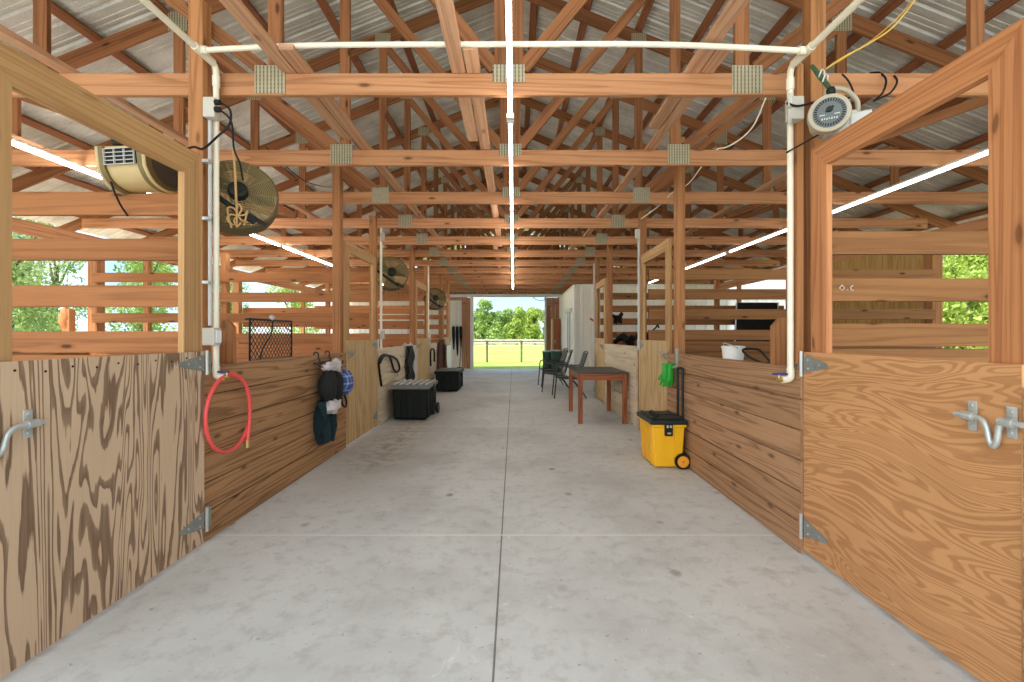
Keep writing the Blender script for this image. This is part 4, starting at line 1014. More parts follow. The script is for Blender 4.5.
# hook rack with three hung items
n_before = set(bpy.data.objects.keys())
Xw = -LX
t = thing('hook_rack', 'black over-the-wall hook rack above the fly masks', 'hook rack', (Xw, 4.95, 1.08))
b = MB(); b.tube([(Xw + .03, 4.66, 1.03), (Xw + .03, 5.26, 1.03)], 0.009, 8)
for d in (4.80, 5.08): b.tube(curve([(Xw + .03, d, 1.03), (Xw + .012, d, 1.08), (Xw + .008, d, 1.12), (Xw - .03, d, 1.125), (Xw - .035, d, 1.05)], 4), 0.007, 8)
b.build('bar', M['black'], t)
for d in (4.72, 4.88, 5.03, 5.2):
    b = MB(); b.tube(curve([(Xw + .03, d, 1.03), (Xw + .06, d, 0.99), (Xw + .10, d, 1.0), (Xw + .11, d, 1.03)], 5), 0.006, 7); b.build('hook', M['black'], t)
def wob(f, ph=0.0, am=0.12):
    return lambda d: 1 + am * math.sin(f * d.z * 3 + ph) * math.cos(f * d.y * 2 + ph) + am * .5 * math.sin(7 * d.x + 5 * d.z + ph)
t = thing('fly_mask', 'charcoal horse fly mask with pale fleece edges on the left wall', 'fly mask', (Xw + .10, 4.85, 0.8))
for d, z, rz in ((4.76, 0.80, 0.17), (4.95, 0.78, 0.155)):
    b = MB(); b.blob((Xw + .12, d, z), (0.085, 0.105, rz), (20, 14), wob(1.2, d, 0.07)); b.build('mesh_cup', M['mask'], t)
for (p, rr, ph) in (((Xw + .11, 4.83, 0.985), (0.06, 0.14, 0.05), 1), ((Xw + .10, 5.02, 0.97), (0.05, 0.08, 0.09), 2), ((Xw + .14, 4.80, 0.60), (0.075, 0.12, 0.07), 3), ((Xw + .11, 4.96, 0.60), (0.06, 0.10, 0.06), 5)):
    b = MB(); b.blob(p, rr, (20, 12), wob(1.7, ph, 0.16)); b.build('fleece_edge', M['fleece'], t)
b = MB(); b.tube(curve([(Xw + .06, 4.88, 1.0), (Xw + .13, 4.86, 0.95), (Xw + .15, 4.86, 0.85)], 5), 0.012, 6); b.build('strap', M['strap'], t)
t = thing('blue_bag', 'blue cloth bag hanging beside the left plywood door', 'bag', (Xw + .09, 5.3, 0.85))
b = MB()
b.blob((Xw + .115, 5.27, 0.82), (0.075, 0.15, 0.16), (20, 14), lambda d: (1 + 0.10 * math.sin(9 * d.y + 4 * d.z)) * (0.62 + 0.38 * min(1, max(0, 0.75 - d.z)))); b.build('bag_body', M['bluecloth'], t)
b = MB(); b.tube(curve([(Xw + .09, 5.18, 0.96), (Xw + .06, 5.2, 1.04), (Xw + .08, 5.28, 0.93), (Xw + .15, 5.30, 0.90)], 5), 0.010, 7); b.build('handle', M['bluecloth'], t)
b = MB(); b.tube(curve([(Xw + .10, 5.17, 0.66), (Xw + .13, 5.12, 0.57), (Xw + .13, 5.22, 0.53), (Xw + .11, 5.30, 0.58), (Xw + .1, 5.25, 0.66)], 5), 0.011, 7); b.build('loop', M['strap'], t)
t = thing('hay_net', 'dark teal net hanging lowest under the fly masks', 'net', (Xw + .08, 4.85, 0.45))
b = MB()
def fn(u, v):
    y = 4.62 + 0.38 * u * (1 - 0.35 * v) + 0.07 * v; z = 0.66 - 0.38 * v - 0.05 * math.sin(9 * u) * v
    return (Xw + .07 + 0.045 * math.sin(13 * u + 4 * v) + 0.025 * math.sin(23 * u) , y, z)
b.sheet(fn, 28, 14, 0.02); b.build('net_body', M['teal'], t)
for k in range(6):
    y = 4.70 + k * 0.05; b = MB(); b.tube(curve([(Xw + .08, y, 0.36), (Xw + .09 + .02 * math.sin(k), y + .02 * math.cos(k), 0.30), (Xw + .08, y + .015, 0.245 + .02 * (k % 3))], 4), 0.007, 5); b.build('cord_end', M['teal' if k % 2 else 'strap'], t)
for o in list(bpy.data.objects):
    if o.name not in n_before and o.parent is None: o.location.y -= 0.13
# stuff on the second plank front
t = thing('lead_rope', 'black lead rope coiled over a hook on the pale planks', 'rope', (Xw + .03, 7.2, 1.0))
q = lambda x, y: on_wall(x, y, Xw + .03)
b = MB(); b.tube(curve([q(381.5, 386), q(379.5, 372), q(379, 361), q(383, 355), q(389, 356), q(391.5, 362), q(394, 370), q(397.5, 372), q(399.5, 368), q(397, 360), q(391, 356), q(384, 356), q(380, 363)], 5), 0.017, 8); b.build('rope_coil', M['cord'], t)
b = MB(); b.tube(curve([(Xw, 7.02, 1.03), (Xw + .05, 7.02, 1.02), (Xw + .06, 7.02, 1.06)], 4), 0.008, 7); b.build('wall_hook', M['galv'], t)
t = thing('hanging_strap', 'long black padded strap hanging on the pale planks by the trunk', 'strap', (Xw + .05, 8.55, 1.0))
b = MB(); b.sheet(lambda u, v: (Xw + .05 + .02 * math.sin(12 * v + 4 * u), 8.42 + 0.42 * u + .03 * math.sin(9 * v), 1.10 - 0.66 * v), 8, 16, 0.045); b.build('strap_body', M['strap'], t)
b = MB(); b.tube([(Xw + .02, 8.2, 1.12), (Xw + .02, 8.95, 1.12)], 0.012, 7); b.tube([(Xw + .0, 8.4, 1.16), (Xw + .05, 8.4, 1.12)], 0.012, 7); b.tube([(Xw, 8.8, 1.16), (Xw + .05, 8.8, 1.12)], 0.012, 7); b.build('hanger_bar', M['galv'], t)
b = MB(); b.sheet(lambda u, v: (Xw + .035 + .02 * math.sin(10 * u), 8.98 + 0.30 * u, 1.04 - 0.62 * v), 8, 10, 0.02)
tag(b.build('white_cloth', M['fleece']), 'pale cloth hanging right of the long black strap', 'cloth')
b = MB(); q = lambda x, y: on_wall(x, y, Xw + .03)
b.tube(curve([q(430.8, 366), q(430.6, 352), q(432.5, 349), q(434.2, 351), q(434.4, 362)], 5), 0.02, 8)
tag(b.build('bridle_hook', M['cord']), 'black bent hook on the planks past the second tan door', 'hook')
t = thing('brown_coat', 'brown coat hanging on the left wall above the farther black box', 'coat', (Xw + .06, 12.6, 1.1))
b = MB(); b.sheet(lambda u, v: (Xw + .05 + 0.10 * math.sin(PI * u) * (0.4 + v * .6) + .02 * math.sin(18 * u), 11.95 + (0.75 + 0.5 * v) * u - .1 * v, 1.13 - 0.80 * v + 0.06 * math.sin(PI * u)), 20, 12, 0.03); b.build('coat_body', M['coat'], t)
b = MB(); b.sheet(lambda u, v: (Xw + .15 + .02 * math.sin(9 * u), 12.2 + 0.16 * u, 1.05 - 0.58 * v), 6, 10, 0.05); b.build('sleeve', M['coat'], t)
b = MB(); b.box(Xw + .03, Xw + .05, 13.2, 14.3, 0.0, 1.0, 0.005)
tag(b.build('white_board', M['shed']), 'white board leaning on the farthest left door', 'board')
for i, (x, sc, lb) in enumerate(((453.5, 1.0, 'leftmost black halter hanging on the white end wall'), (457.2, 1.25, 'middle black halter hanging on the white end wall'), (460.8, 0.9, 'black halter hanging on the white end wall nearest the sliding door'))):
    t = thing('horse_halter', lb, 'halter', px(x, 328, 17.95), group='halters on the end wall')
    c = px(x, 327, 17.95)
    b = MB()
    for q in range(3):
        o = Vector((0.014 * (q - 1), -0.02 * q, 0)); l = (0.55 + .16 * q) * sc
        b.tube(curve([c + o + Vector((-.025, 0, .02)), c + o + Vector((-.03, 0, -l * .5)), c + o + Vector((0, 0, -l)), c + o + Vector((.03, 0, -l * .45)), c + o + Vector((.02, 0, .02))], 5), 0.018, 6)
    b.build('halter_straps', M['strap'], t)
    b = MB(); b.tube([c + Vector((0, .08, .03)), c + Vector((0, -.05, .03)), c + Vector((0, -.06, .08))], 0.015, 6); b.build('wall_hook', M['galv'], t)
t = thing('broom', 'dark broom head and stub standing at the foot of the end wall', 'broom', px(461, 366, 17.7))
c = px(459, 367, 17.4); c.z = 0.0
b = MB(); b.tube([c + Vector((0.02, 0, .05)), c + Vector((0.06, .25, 1.1))], 0.016, 7); b.build('handle', M['fence_wood'], t)
b = MB(); b.prism([c + Vector((-.14, -.03, 0)), c + Vector((.16, -.03, 0)), c + Vector((.10, -.03, .12)), c + Vector((-.08, -.03, .12))], (0, .06, 0)); b.build('bristles', M['strap'], t)

# ------------------------------------------------------------------ black trunks
def trunk(name, label, x0, x1, y0, y1, h, ribs, lidmat, wheels=True):
    t = thing(name, label, 'trunk', ((x0 + x1) / 2, (y0 + y1) / 2, 0))
    b = MB(); b.box(x0 + .02, x1 - .03, y0 + .03, y1 - .03, 0.02, h - .07, 0.03, None, (0.93, 0.95)); b.build('body', M['trunk'], t)
    for k in range(4):
        y = y0 + .10 + k * (y1 - y0 - .2) / 3; b = MB(); b.box(x1 - .046, x1 - .022, y - .03, y + .03, 0.05, h - .12, 0.006); b.build('body_rib', M['trunk'], t)
    for k in range(3):
        x = x0 + .11 + k * (x1 - x0 - .22) / 2; b = MB(); b.box(x - .04, x + .04, y0 + .018, y0 + .046, 0.05, h - .12, 0.006); b.build('body_rib', M['trunk'], t)
    b = MB(); b.box(x0, x1, y0, y1, h - .085, h - .02, 0.018); b.build('lid', lidmat, t)
    if ribs:
        for k in range(ribs):
            x = x0 + .05 + k * (x1 - x0 - .1) / (ribs - 1)
            b = MB(); b.box(x - .020, x + .020, y0 + .03, y1 - .03, h - .03, h + .0, 0.008); b.build('lid_rib', M['rib_pale'], t)
    else:
        b = MB(); b.box(x0 + .04, x1 - .04, y0 + .04, y1 - .04, h - .03, h - .005, 0.01); b.build('lid_panel', M['lid_grey'], t)
    b = MB(); b.box(x1 - .03, x1 + .012, (y0 + y1) / 2 - .06, (y0 + y1) / 2 + .06, h - .15, h - .05, 0.008); b.build('latch', M['trunk'], t)
    if wheels:
        for y in (y1 - .17, y1 - .04):
            b = MB(); b.lathe([(0.02, -.02), (0.085, -.02), (0.09, -.012), (0.09, .012), (0.085, .02), (0.02, .02)], 24, Mt((x1 + .004 - (.0 if y > y1 - .1 else .05), y, 0.09)) @ Rot(PI / 2, 'Y')); b.build('wheel', M['black'], t)
    b = MB(); b.tube(curve([((x0 + x1) / 2 - .1, y0 + .01, h - .16), ((x0 + x1) / 2 - .1, y0 - .02, h - .2), ((x0 + x1) / 2 + .1, y0 - .02, h - .2), ((x0 + x1) / 2 + .1, y0 + .01, h - .16)], 4), 0.01, 7); b.build('end_handle', M['trunk'], t)
trunk('storage_trunk', 'ribbed black wheeled trunk with dusty grey lid ribs by the left wall', -1.86, -1.27, 7.13, 7.95, 0.565, 6, M['lid_grey'])
trunk('storage_trunk', 'plain black storage box with smooth grey lid, beyond the ribbed trunk', -1.80, -1.22, 10.7, 11.7, 0.50, 0, M['trunk'], False)

# ------------------------------------------------------------------ yellow tool box, gloves
x0, x1, y0, y1 = 1.335, 1.678, 4.59, 5.10
t = thing('tool_box', 'yellow rolling tool box with black lid by the right wall', 'tool box', ((x0 + x1) / 2, (y0 + y1) / 2, 0))
b = MB(); b.box(x0 + .012, x1 - .012, y0 + .012, y1 - .012, 0.012, 0.425, 0.02, None, (0.88, 0.94)); b.build('body', M['yellow'], t)
for k in range(5):
    y = y0 + .07 + k * 0.08; b = MB()
    b.prism([(x0 + .030, y - .02, 0.04), (x0 + .030, y + .02, 0.04), (x0 + .012, y + .02, 0.40), (x0 + .012, y - .02, 0.40)], (-0.009, 0, 0)); b.build('body_rib', M['yellow'], t)
b = MB(); b.prism([(x0 + .045, y0 + .024, 0.03), (x0 + .11, y0 + .024, 0.03), (x0 + .125, y0 + .012, 0.40), (x0 + .03, y0 + .012, 0.40)], (0, -0.010, 0)); b.build('body_rib', M['yellow'], t)
b = MB(); b.prism([(x1 - .12, y0 + .022, 0.10), (x1 - .05, y0 + .022, 0.10), (x1 - .03, y0 + .012, 0.40), (x1 - .115, y0 + .012, 0.40)], (0, -0.010, 0)); b.build('body_rib', M['yellow'], t)
b = MB(); b.box(x0 + .0, x1 - .0, y0 + .0, y1 - .0, 0.405, 0.432, 0.008); b.build('body_rim', M['yellow'], t)
b = MB(); b.box(x0 - .012, x1 + .006, y0 - .012, y1 + .012, 0.43, 0.475, 0.012); lid = b.build('lid', M['lidblack'], t)
b = MB(); b.box(x0 + .02, x1 - .03, y0 + .03, y1 - .03, 0.475, 0.490, 0.008); b.box(x0 + .02, x0 + .04, y0 + .03, y1 - .03, 0.485, 0.50, .004); b.box(x1 - .05, x1 - .03, y0 + .03, y1 - .03, 0.485, 0.50, .004); b.box(x0 + .02, x1 - .03, y0 + .2, y0 + .23, 0.485, 0.50, .004)
b.build('lid_tray', M['lidblack'], lid)
b = MB(); b.tube(curve([(x0 + .08, y0 + .10, 0.49), (x0 + .09, y0 + .10, 0.515), (x0 + .09, y0 + .32, 0.515), (x0 + .08, y0 + .32, 0.49)], 4), 0.012, 8); b.build('lid_handle', M['lidblack'], lid)
b = MB(); b.box(x0 + .125, x0 + .20, y0 - .026, y0 + .008, 0.325, 0.445, 0.006); la = b.build('latch', M['black'], t)
b = MB(); b.box(x0 + .137, x0 + .157, y0 - .034, y0 - .024, 0.405, 0.43, 0.003); b.box(x0 + .168, x0 + .188, y0 - .034, y0 - .024, 0.405, 0.43, 0.003); b.box(x0 + .145, x0 + .18, y0 - .030, y0 - .024, 0.345, 0.36, 0.002); b.build('latch_clip', M['galv'], la)
for y in (y0 - .012, y1 + .012):
    wm = Mt((x1 - .045, y, 0.078)) @ Rot(PI / 2, 'X')
    b = MB(); b.lathe([(0.052, -.014), (0.072, -.016), (0.078, -.008), (0.078, .008), (0.072, .016), (0.052, .014)], 32, wm); wh = b.build('wheel', M['black'], t)
    b = MB(); b.lathe([(0.052, -.013), (0.055, .018), (0.045, .021), (0.016, .018), (0.012, .024), (0.004, .025)], 28, wm); hb = b.build('hub', M['orange'], wh)
    b = MB(); b.lathe([(0.008, .024), (0.006, .030)], 10, wm); b.build('hub_cap', M['red'], wh)
b = MB(); xh = x1 - .006
for y in (4.69, 4.83): b.tube([(xh, y, 0.40), (xh, y, 0.955)], 0.012, 8)
b.tube(curve([(xh, 4.69, 0.94), (xh, 4.70, 0.96), (xh, 4.76, 0.968), (xh, 4.82, 0.96), (xh, 4.83, 0.94)], 5), 0.014, 8)
b.build('pull_handle', M['black'], t)
b = MB(); b.box(RX - .02, RX + 0.006, 4.90, 4.945, 0.94, 1.16, 0.004); b.tube([(RX - .012, 4.92, 0.98), (RX - .05, 4.92, 0.96)], 0.012, 8)
tag(b.build('wall_bracket', M['hinge']), 'grey metal bracket over the wall top above the green gloves', 'bracket')
def glove(c, tilt, label):
    """hanging glove: cuff up, four fingers and a thumb down; local plane facing the aisle"""
    t = thing('rubber_glove', label, 'glove', c, group='green gloves')
    t.rotation_euler = (0, math.radians(6), math.radians(tilt)); t.scale = (1.12,) * 3
    b = MB()
    bm_pts = [((0, 0, 0.06), .036), ((0, 0.0, 0.0), .034), ((0, 0.002, -0.05), .040), ((0, 0.004, -0.095), .042)]
    b.tube([p for p, r in bm_pts], [r for p, r in bm_pts], 14)
    for k, (y, l, sp) in enumerate(((-0.033, .060, -.018), (-0.011, .075, -.006), (0.013, .070, .008), (0.035, .052, .022))):
        b.tube([(0, y, -0.085), (0.004, y + sp * .6, -0.085 - l * .55), (-0.004, y + sp, -0.085 - l * .9), (-.006, y + sp, -.085 - l)], [.0125, .0118, .0105, .005], 9)
    b.tube([(0, -0.03, -0.03), (0.006, -0.058, -0.06), (0.008, -0.066, -0.085), (.008, -.066, -.094)], [.014, .0125, .011, .005], 9)
    for v in b.v: v.x *= 0.62
    b.build('glove_hand', M['green'], t, True)
    b = MB(); b.lathe([(0.037, 0.05), (0.039, 0.06), (0.037, 0.066)], 14, Matrix.Diagonal((0.65, 1, 1, 1)), False); b.build('cuff_rim', M['green'], t, True)
glove((1.645, 4.97, 0.93), -62, 'green rubber glove hanging nearer the yellow tool box handle')
glove((1.625, 5.06, 0.92), -86, 'green rubber glove hanging nearer the tan door')

# ------------------------------------------------------------------ inside the right stall
t = thing('feed_bucket', 'white plastic bucket showing over the right stall wall', 'bucket', (1.86, 4.0, 1.02))
b = MB(); c0 = Vector((1.86, 4.02, 0.98))
b.lathe([(0.07, 0), (0.085, 0.16), (0.088, 0.205), (0.094, 0.215), (0.094, 0.225), (0.085, 0.228), (0.08, 0.18), (0.065, 0.01)], 28, Mt(c0)); b.build('bucket_body', M['white'], t)
b = MB(); b.tube(curve([c0 + Vector((0, -.09, .21)), c0 + Vector((-.05, -.08, .235)), c0 + Vector((-.07, 0, .25)), c0 + Vector((-.05, .08, .235)), c0 + Vector((0, .09, .21))], 6), 0.005, 7); b.build('handle', M['galv'], t)
b = MB(); b.tube(curve([px(743, 351, 3.72), px(746, 349, 3.74), px(758, 349.5, 3.75), px(763, 354, 3.62), px(769, 361, 3.45), px(768, 364, 3.40), px(757, 361, 3.5), px(748, 356, 3.62)], 6, True), 0.009, 8, closed=True)
t = tag(b.build('saddle_rack', M['black']), 'black bent-tube rack loop behind the right stall wall', 'rack')
c = px(757, 340, 9.55)
t = thing('dark_panel', 'large black board with pale metal rim behind the right rails', 'board', (c.x, c.y, 0))
b = MB(); xa, xb = px(736, 0, 9.55).x, px(780, 0, 9.55).x; zt_ = EYE + (335 - 302.5) * 9.55 / F
b.prism([(xa - .14, 9.40, 0.0), (xb - .20, 9.40, 0.0), (xb, 9.62, zt_), (xa + .04, 9.62, zt_)], (0, .03, 0)); b.build('board_face', M['black'], t)
b = MB(); b.tube([(xa - .14, 9.39, 0.016), (xa + .04, 9.61, zt_), (xb, 9.61, zt_), (xb - .20, 9.39, 0.016)], 0.016, 6); b.build('rim', M['galv'], t)
# saddles in the last right stall, seen between the rails
def saddle(c, sc, label, lean):
    t = thing('riding_saddle', label, 'saddle', c, group='black saddles'); t.rotation_euler = (0, 0, lean); t.scale = (sc,) * 3
    b = MB()
    def fn(u, v):
        a = (v - .5) * 2; x = 0.27 * (u - .5) * 2
        return (x, a * 0.17, 0.10 * ((u - .45) * 2) ** 2 - 0.12 * abs(a) ** 1.6 + 0.05 * (1 if u > .9 else 0))
    b.sheet(fn, 14, 12, 0.03); b.build('seat', M['strap'], t, True)
    for s in (-1, 1):
        b = MB(); b.sheet(lambda u, v: (0.05 + 0.14 * (u - .5) * 2 * (1 - .25 * v), s * (0.15 + 0.04 * v), -0.08 - 0.32 * v), 6, 8, 0.02); b.build('flap', M['strap'], t, True)
        b = MB(); b.tube(curve([(0.0, s * .2, -.40), (-.05, s * .21, -.48), (0.0, s * .21, -.52), (.05, s * .21, -.48), (0.0, s * .2, -.40)], 4), 0.009, 6); b.build('stirrup', M['galv'], t, True)
    b = MB(); b.tube([(0.22, 0, .06), (0.25, 0, .16)], [.03, .035], 8); b.build('horn', M['strap'], t, True)
saddle(px(617, 315.5, 9.86), 0.42, 'black saddle perched on the upper rail past the table', 0.4)
saddle(px(616, 340, 8.75) + Vector((.1, 0, 0)), 0.7, 'black saddle low behind the pale planks, left one', 1.2)
saddle(px(631, 339, 7.75) + Vector((.1, 0, 0)), 0.75, 'black saddle low behind the pale planks, next to the conduit', 0.9)
t = thing('saddle_chest', 'dark brown chest behind the saddles past the table', 'chest', (2.3, 9.2, 0))
b = MB(); b.box(2.12, 2.85, 9.25, 9.7, 0, 1.32, 0.01); b.build('body', M['table'], t)
b = MB(); b.box(2.10, 2.87, 9.23, 9.72, 1.32, 1.36, 0.01); b.build('lid', M['table'], t)
b = MB(); b.tube(curve([px(653, 330, 6.38), px(656, 327.5, 6.36), px(657.5, 325, 6.35), px(659, 328, 6.35)], 4), 0.012, 6)
tag(b.build('rail_hook', M['black']), 'small black hook on the rail above the right tan door', 'hook')

# ------------------------------------------------------------------ table
tx0, tx1, ty0, ty1 = 0.945, 1.66, 6.92, 8.14
t = thing('work_table', 'red-brown wooden table with dark top by the right wall', 'table', ((tx0 + tx1) / 2, (ty0 + ty1) / 2, 0))
b = MB(); b.box(tx0 - .015, tx1 + .015, ty0 - .015, ty1 + .015, 0.735, 0.755, 0.004); b.build('table_top', M['tabletop'], t)
b = MB()
for (p, q, wd) in (((tx0 + .02, ty0 + .03, .685), (tx1 - .02, ty0 + .03, .685), 0), ((tx0 + .02, ty1 - .03, .685), (tx1 - .02, ty1 - .03, .685), 0), ((tx0 + .03, ty0 + .02, .685), (tx0 + .03, ty1 - .02, .685), 0), ((tx1 - .03, ty0 + .02, .685), (tx1 - .03, ty1 - .02, .685), 0)):
    b.board(p, q, 0.098, 0.022, (0, 0, 1))
b.build('apron', M['table'], t)
for x in (tx0 + .033, tx1 - .033):
    for y in (ty0 + .033, ty1 - .033):
        b = MB(); b.board((x, y, 0), (x, y, 0.734), 0.064, 0.064, (1, 0, 0), ch=0.006); b.build('leg', M['table'], t)

# ------------------------------------------------------------------ patio chairs (local: faces -x)
def patio_chair():
    t = thing('patio_chair', 'dark metal sling chair nearest the table, facing the aisle', 'chair', (1.15, 9.95, 0), group='patio chairs')
    for s in (-1, 1):
        y = s * 0.27
        b = MB(); b.tube(curve([(-0.32, y, 0.0), (-0.285, y, 0.35), (-0.27, y, 0.58), (-0.22, y, 0.645), (-0.05, y, 0.655), (0.20, y, 0.645), (0.27, y, 0.66)], 6), 0.014, 8); b.build('arm_rail', M['chair'], t, True)
        b = MB(); b.tube(curve([(0.34, y * .92, 0.0), (0.20, y * .92, 0.22), (0.02, y * .92, 0.40), (-0.24, y * .92, 0.43)], 6), 0.013, 8); b.build('rear_leg', M['chair'], t, True)
        b = MB(); b.tube(curve([(-0.27, y * .9, 0.43), (0.10, y * .9, 0.40), (0.20, y * .9, 0.44), (0.28, y * .9, 0.68), (0.36, y * .9, 0.93)], 6), 0.013, 8); b.build('side_frame', M['chair'], t, True)
    b = MB(); b.sheet(lambda u, v: (-0.27 + 0.44 * v, (u - .5) * .47, 0.428 - 0.03 * v - 0.02 * math.sin(PI * u)), 6, 8, 0.008); b.build('seat', M['sling'], t, True)
    b = MB(); b.sheet(lambda u, v: (0.20 + 0.155 * v + 0.015 * math.sin(PI * u), (u - .5) * .47, 0.45 + 0.48 * v), 6, 8, 0.008); b.build('backrest', M['sling'], t, True)
    b = MB(); b.tube(curve([(0.36, -.243, .93), (0.375, -.15, .95), (0.378, 0, .955), (0.375, .15, .95), (0.36, .243, .93)], 5), 0.013, 8); b.tube([(-0.27, -.243, .43), (-0.27, .243, .43)], 0.012, 8); b.tube([(0.24, -.25, .16), (0.24, .25, .16)], 0.010, 8); b.build('cross_bar', M['chair'], t, True)
    return t
ch = patio_chair()
dup(ch, (0.98, 12.1, 0), 'dark metal sling chair farthest back, nearest the green bins', rot=(0, 0, math.radians(6)))
dup(ch, (0.98, 11.0, 0), 'dark metal sling chair in the middle of the row of three', rot=(0, 0, math.radians(-4)))

# ------------------------------------------------------------------ far end: bins, cabinet, tack room
def bin_(c, label, h=0.72):
    t = thing('trash_bin', label, 'bin', c, group='green bins')
    b = MB(); n = 40; prof = []
    b.lathe([(0.155, 0), (0.165, 0.02), (0.195, h - .03), (0.20, h)], n, None); 
    for i, v in enumerate(b.v):
        k = i % n; f = 1.0 if k % 2 else 0.955; v.x *= f; v.y *= f
    b.build('bin_body', M['bin'], t, True)
    b = MB(); b.lathe([(0.198, h - .02), (0.215, h - .015), (0.215, h + .012), (0.20, h + .018)], n, None); b.build('rim', M['conduit'], t, True)
bin_((1.22, 16.95, 0), 'dark green bin nearest the doorway opening')
bin_((1.49, 16.55, 0), 'dark green bin in front of the red-brown cabinet', 0.76)
t = thing('tall_cabinet', 'tall red-brown cabinet with pale side behind the green bins', 'cabinet', (1.55, 17.6, 0))
b = MB(); b.box(1.40, 1.70, 17.25, 17.75, 0.0, 1.9, 0.004); b.build('carcass', M['ply_pale'], t)
b = MB(); b.box(1.45, 1.70, 17.225, 17.249, 0.02, 1.88, 0.004); dd = b.build('door', M['cabinet'], t)
b = MB(); b.tube([(1.50, 17.21, 1.0), (1.50, 17.21, 1.12)], 0.008, 6); b.build('handle', M['galv'], dd)
b = MB()
siding(b, (1.76, 13.62), (6.2, 13.62), 0, 2.745, 0.05, 0.30, face=-1)
struct(b.build('wall_right_tack_room_front', M['siding'])).name = 'wall_front'
b = MB()
siding(b, (1.74, D_END), (1.74, 13.63), 0, 2.745, 0.05, 0.30, face=-1)
struct(b.build('wall_right_side', M['siding'])).name = 'wall_side'
b = MB(); b.box(1.718, 1.80, 13.56, 13.64, 0, 2.75, 0.004); struct(b.build('trim_4', M['trim']))
b = MB(); b.box(1.715, 1.77, 13.56, D_END - .1, 2.70, 2.752, 0.004); b.box(1.715, 6.2, 13.56, 13.62, 2.72, 2.752, 0.004); struct(b.build('trim_5', M['trim']))
b = MB()
for (ya, yb, za, zb) in ((14.0, 14.12, 0.05, 2.1), (15.06, 15.18, 0.05, 2.1), (14.0, 15.18, 2.0, 2.12), (14.12, 15.06, 0.05, 0.75), (14.56, 14.62, 0.75, 2.0)): b.box(1.69, 1.73, ya, yb, za, zb, 0.004)
do = struct(b.build('door_1', M['trim']))
b = MB(); b.box(1.705, 1.715, 14.12, 15.06, 0.75, 2.0); b.build('door_pane', M['glass'], do)
b = MB(); b.tube([px(590, 318.5, 13.5), px(594, 321, 13.5)], 0.025, 6); tag(b.build('hoof_pick', M['red']), 'small red tool hanging on the white tack room wall', 'tool')
b = MB(); b.tube(curve([px(533, 297, 17.9), px(537, 300, 17.9), px(543, 300.5, 17.9), px(546, 297, 17.9)], 5), 0.012, 6); tag(b.build('door_cable', M['cord']), 'dark cable sagging under the far door header', 'cable')

# ------------------------------------------------------------------ outside
t = thing('wire_fence', 'grey wood post fence just outside the far opening', 'fence', (0, 23.7, 0))
for x in (-4.8, -3.05, -1.33, 0.39, 2.15, 3.9):
    b = MB(); b.board((x, 23.7, -0.06), (x, 23.7, 1.02), 0.10, 0.10, (1, 0, 0)); b.build('fence_post', M['fence_wood'], t)
b = MB(); b.board((-5.5, 23.63, 0.98), (4.6, 23.63, 0.98), 0.05, 0.03, (0, 0, 1)); b.build('top_rail', M['fence_wood'], t)
b = MB()
for z in (0.25, 0.5, 0.75): b.tube([(-5.5, 23.64, z), (4.6, 23.64, z)], 0.004, 4)
b.build('wire', M['galv'], t)
t = thing('board_fence', 'long pale board fence in front of the far trees', 'fence', (0, 52, 0))
for k in range(14):
    x = -15 + k * 2.4; b = MB(); b.board((x, 52, -0.06), (x, 52, 0.92), 0.14, 0.14, (1, 0, 0)); b.build('fence_post', M['fence_white'], t)
for z in (0.15, 0.45, 0.75):
    b = MB(); b.board((-15.5, 51.9, z), (16.8, 51.9, z), 0.17, 0.04, (0, 0, 1)); b.build('fence_rail', M['fence_white'], t)
b = MB(); b.box(-26, -9.5, 6.5, 6.62, 0.92, 1.06); 
t = thing('side_fence', 'pale rail fence seen through the left stall', 'fence', (-13.5, 10, 0))
b = MB(); b.board((-13.5, 3, 1.18), (-13.5, 34, 1.18), 0.14, 0.04, (0, 0, 1)); b.build('fence_rail', M['fence_white'], t)
b = MB(); b.board((-13.5, 3, 0.75), (-13.5, 34, 0.75), 0.14, 0.04, (0, 0, 1)); b.build('fence_rail', M['fence_white'], t)
for k in range(12):
    b = MB(); b.board((-13.58, 3.2 + 2.6 * k, -.05), (-13.58, 3.2 + 2.6 * k, 1.3), 0.1, 0.1, (1, 0, 0)); b.build('fence_post', M['fence_white'], t)
b = MB(); c = px(69, 330, 8.6); b.board((c.x, c.y, 0), (c.x, c.y, EYE + .47), 0.12, 0.12, (1, 0, 0)); b.blob((c.x - .05, c.y - .02, EYE + .30), (.09, .08, .2), (12, 8), wob(2, 1, .2))
tag(b.build('short_post', M['rail']), 'short reddish post outside the left stall', 'post')
# white shed outside on the right
t = thing('white_shed', 'bright white shed beyond the right stalls', 'shed', (8.6, 16.5, 0))
b = MB(); siding(b, (6.75, 15.2), (11.5, 15.2), -0.06, 2.5, 0.06, 0.3, face=-1); b.build('front_wall', M['shed'], t)
b = MB(); siding(b, (6.75, 18.5), (6.75, 15.2), -0.06, 2.5, 0.06, 0.3, face=-1); b.build('side_wall', M['shed'], t)
b = MB(); b.prism([(6.6, 15.0, 2.5), (11.7, 15.0, 2.5), (11.7, 15.0, 2.58), (6.6, 15.0, 2.58)], (0, 3.6, 0)); b.build('roof', M['shed'], t)

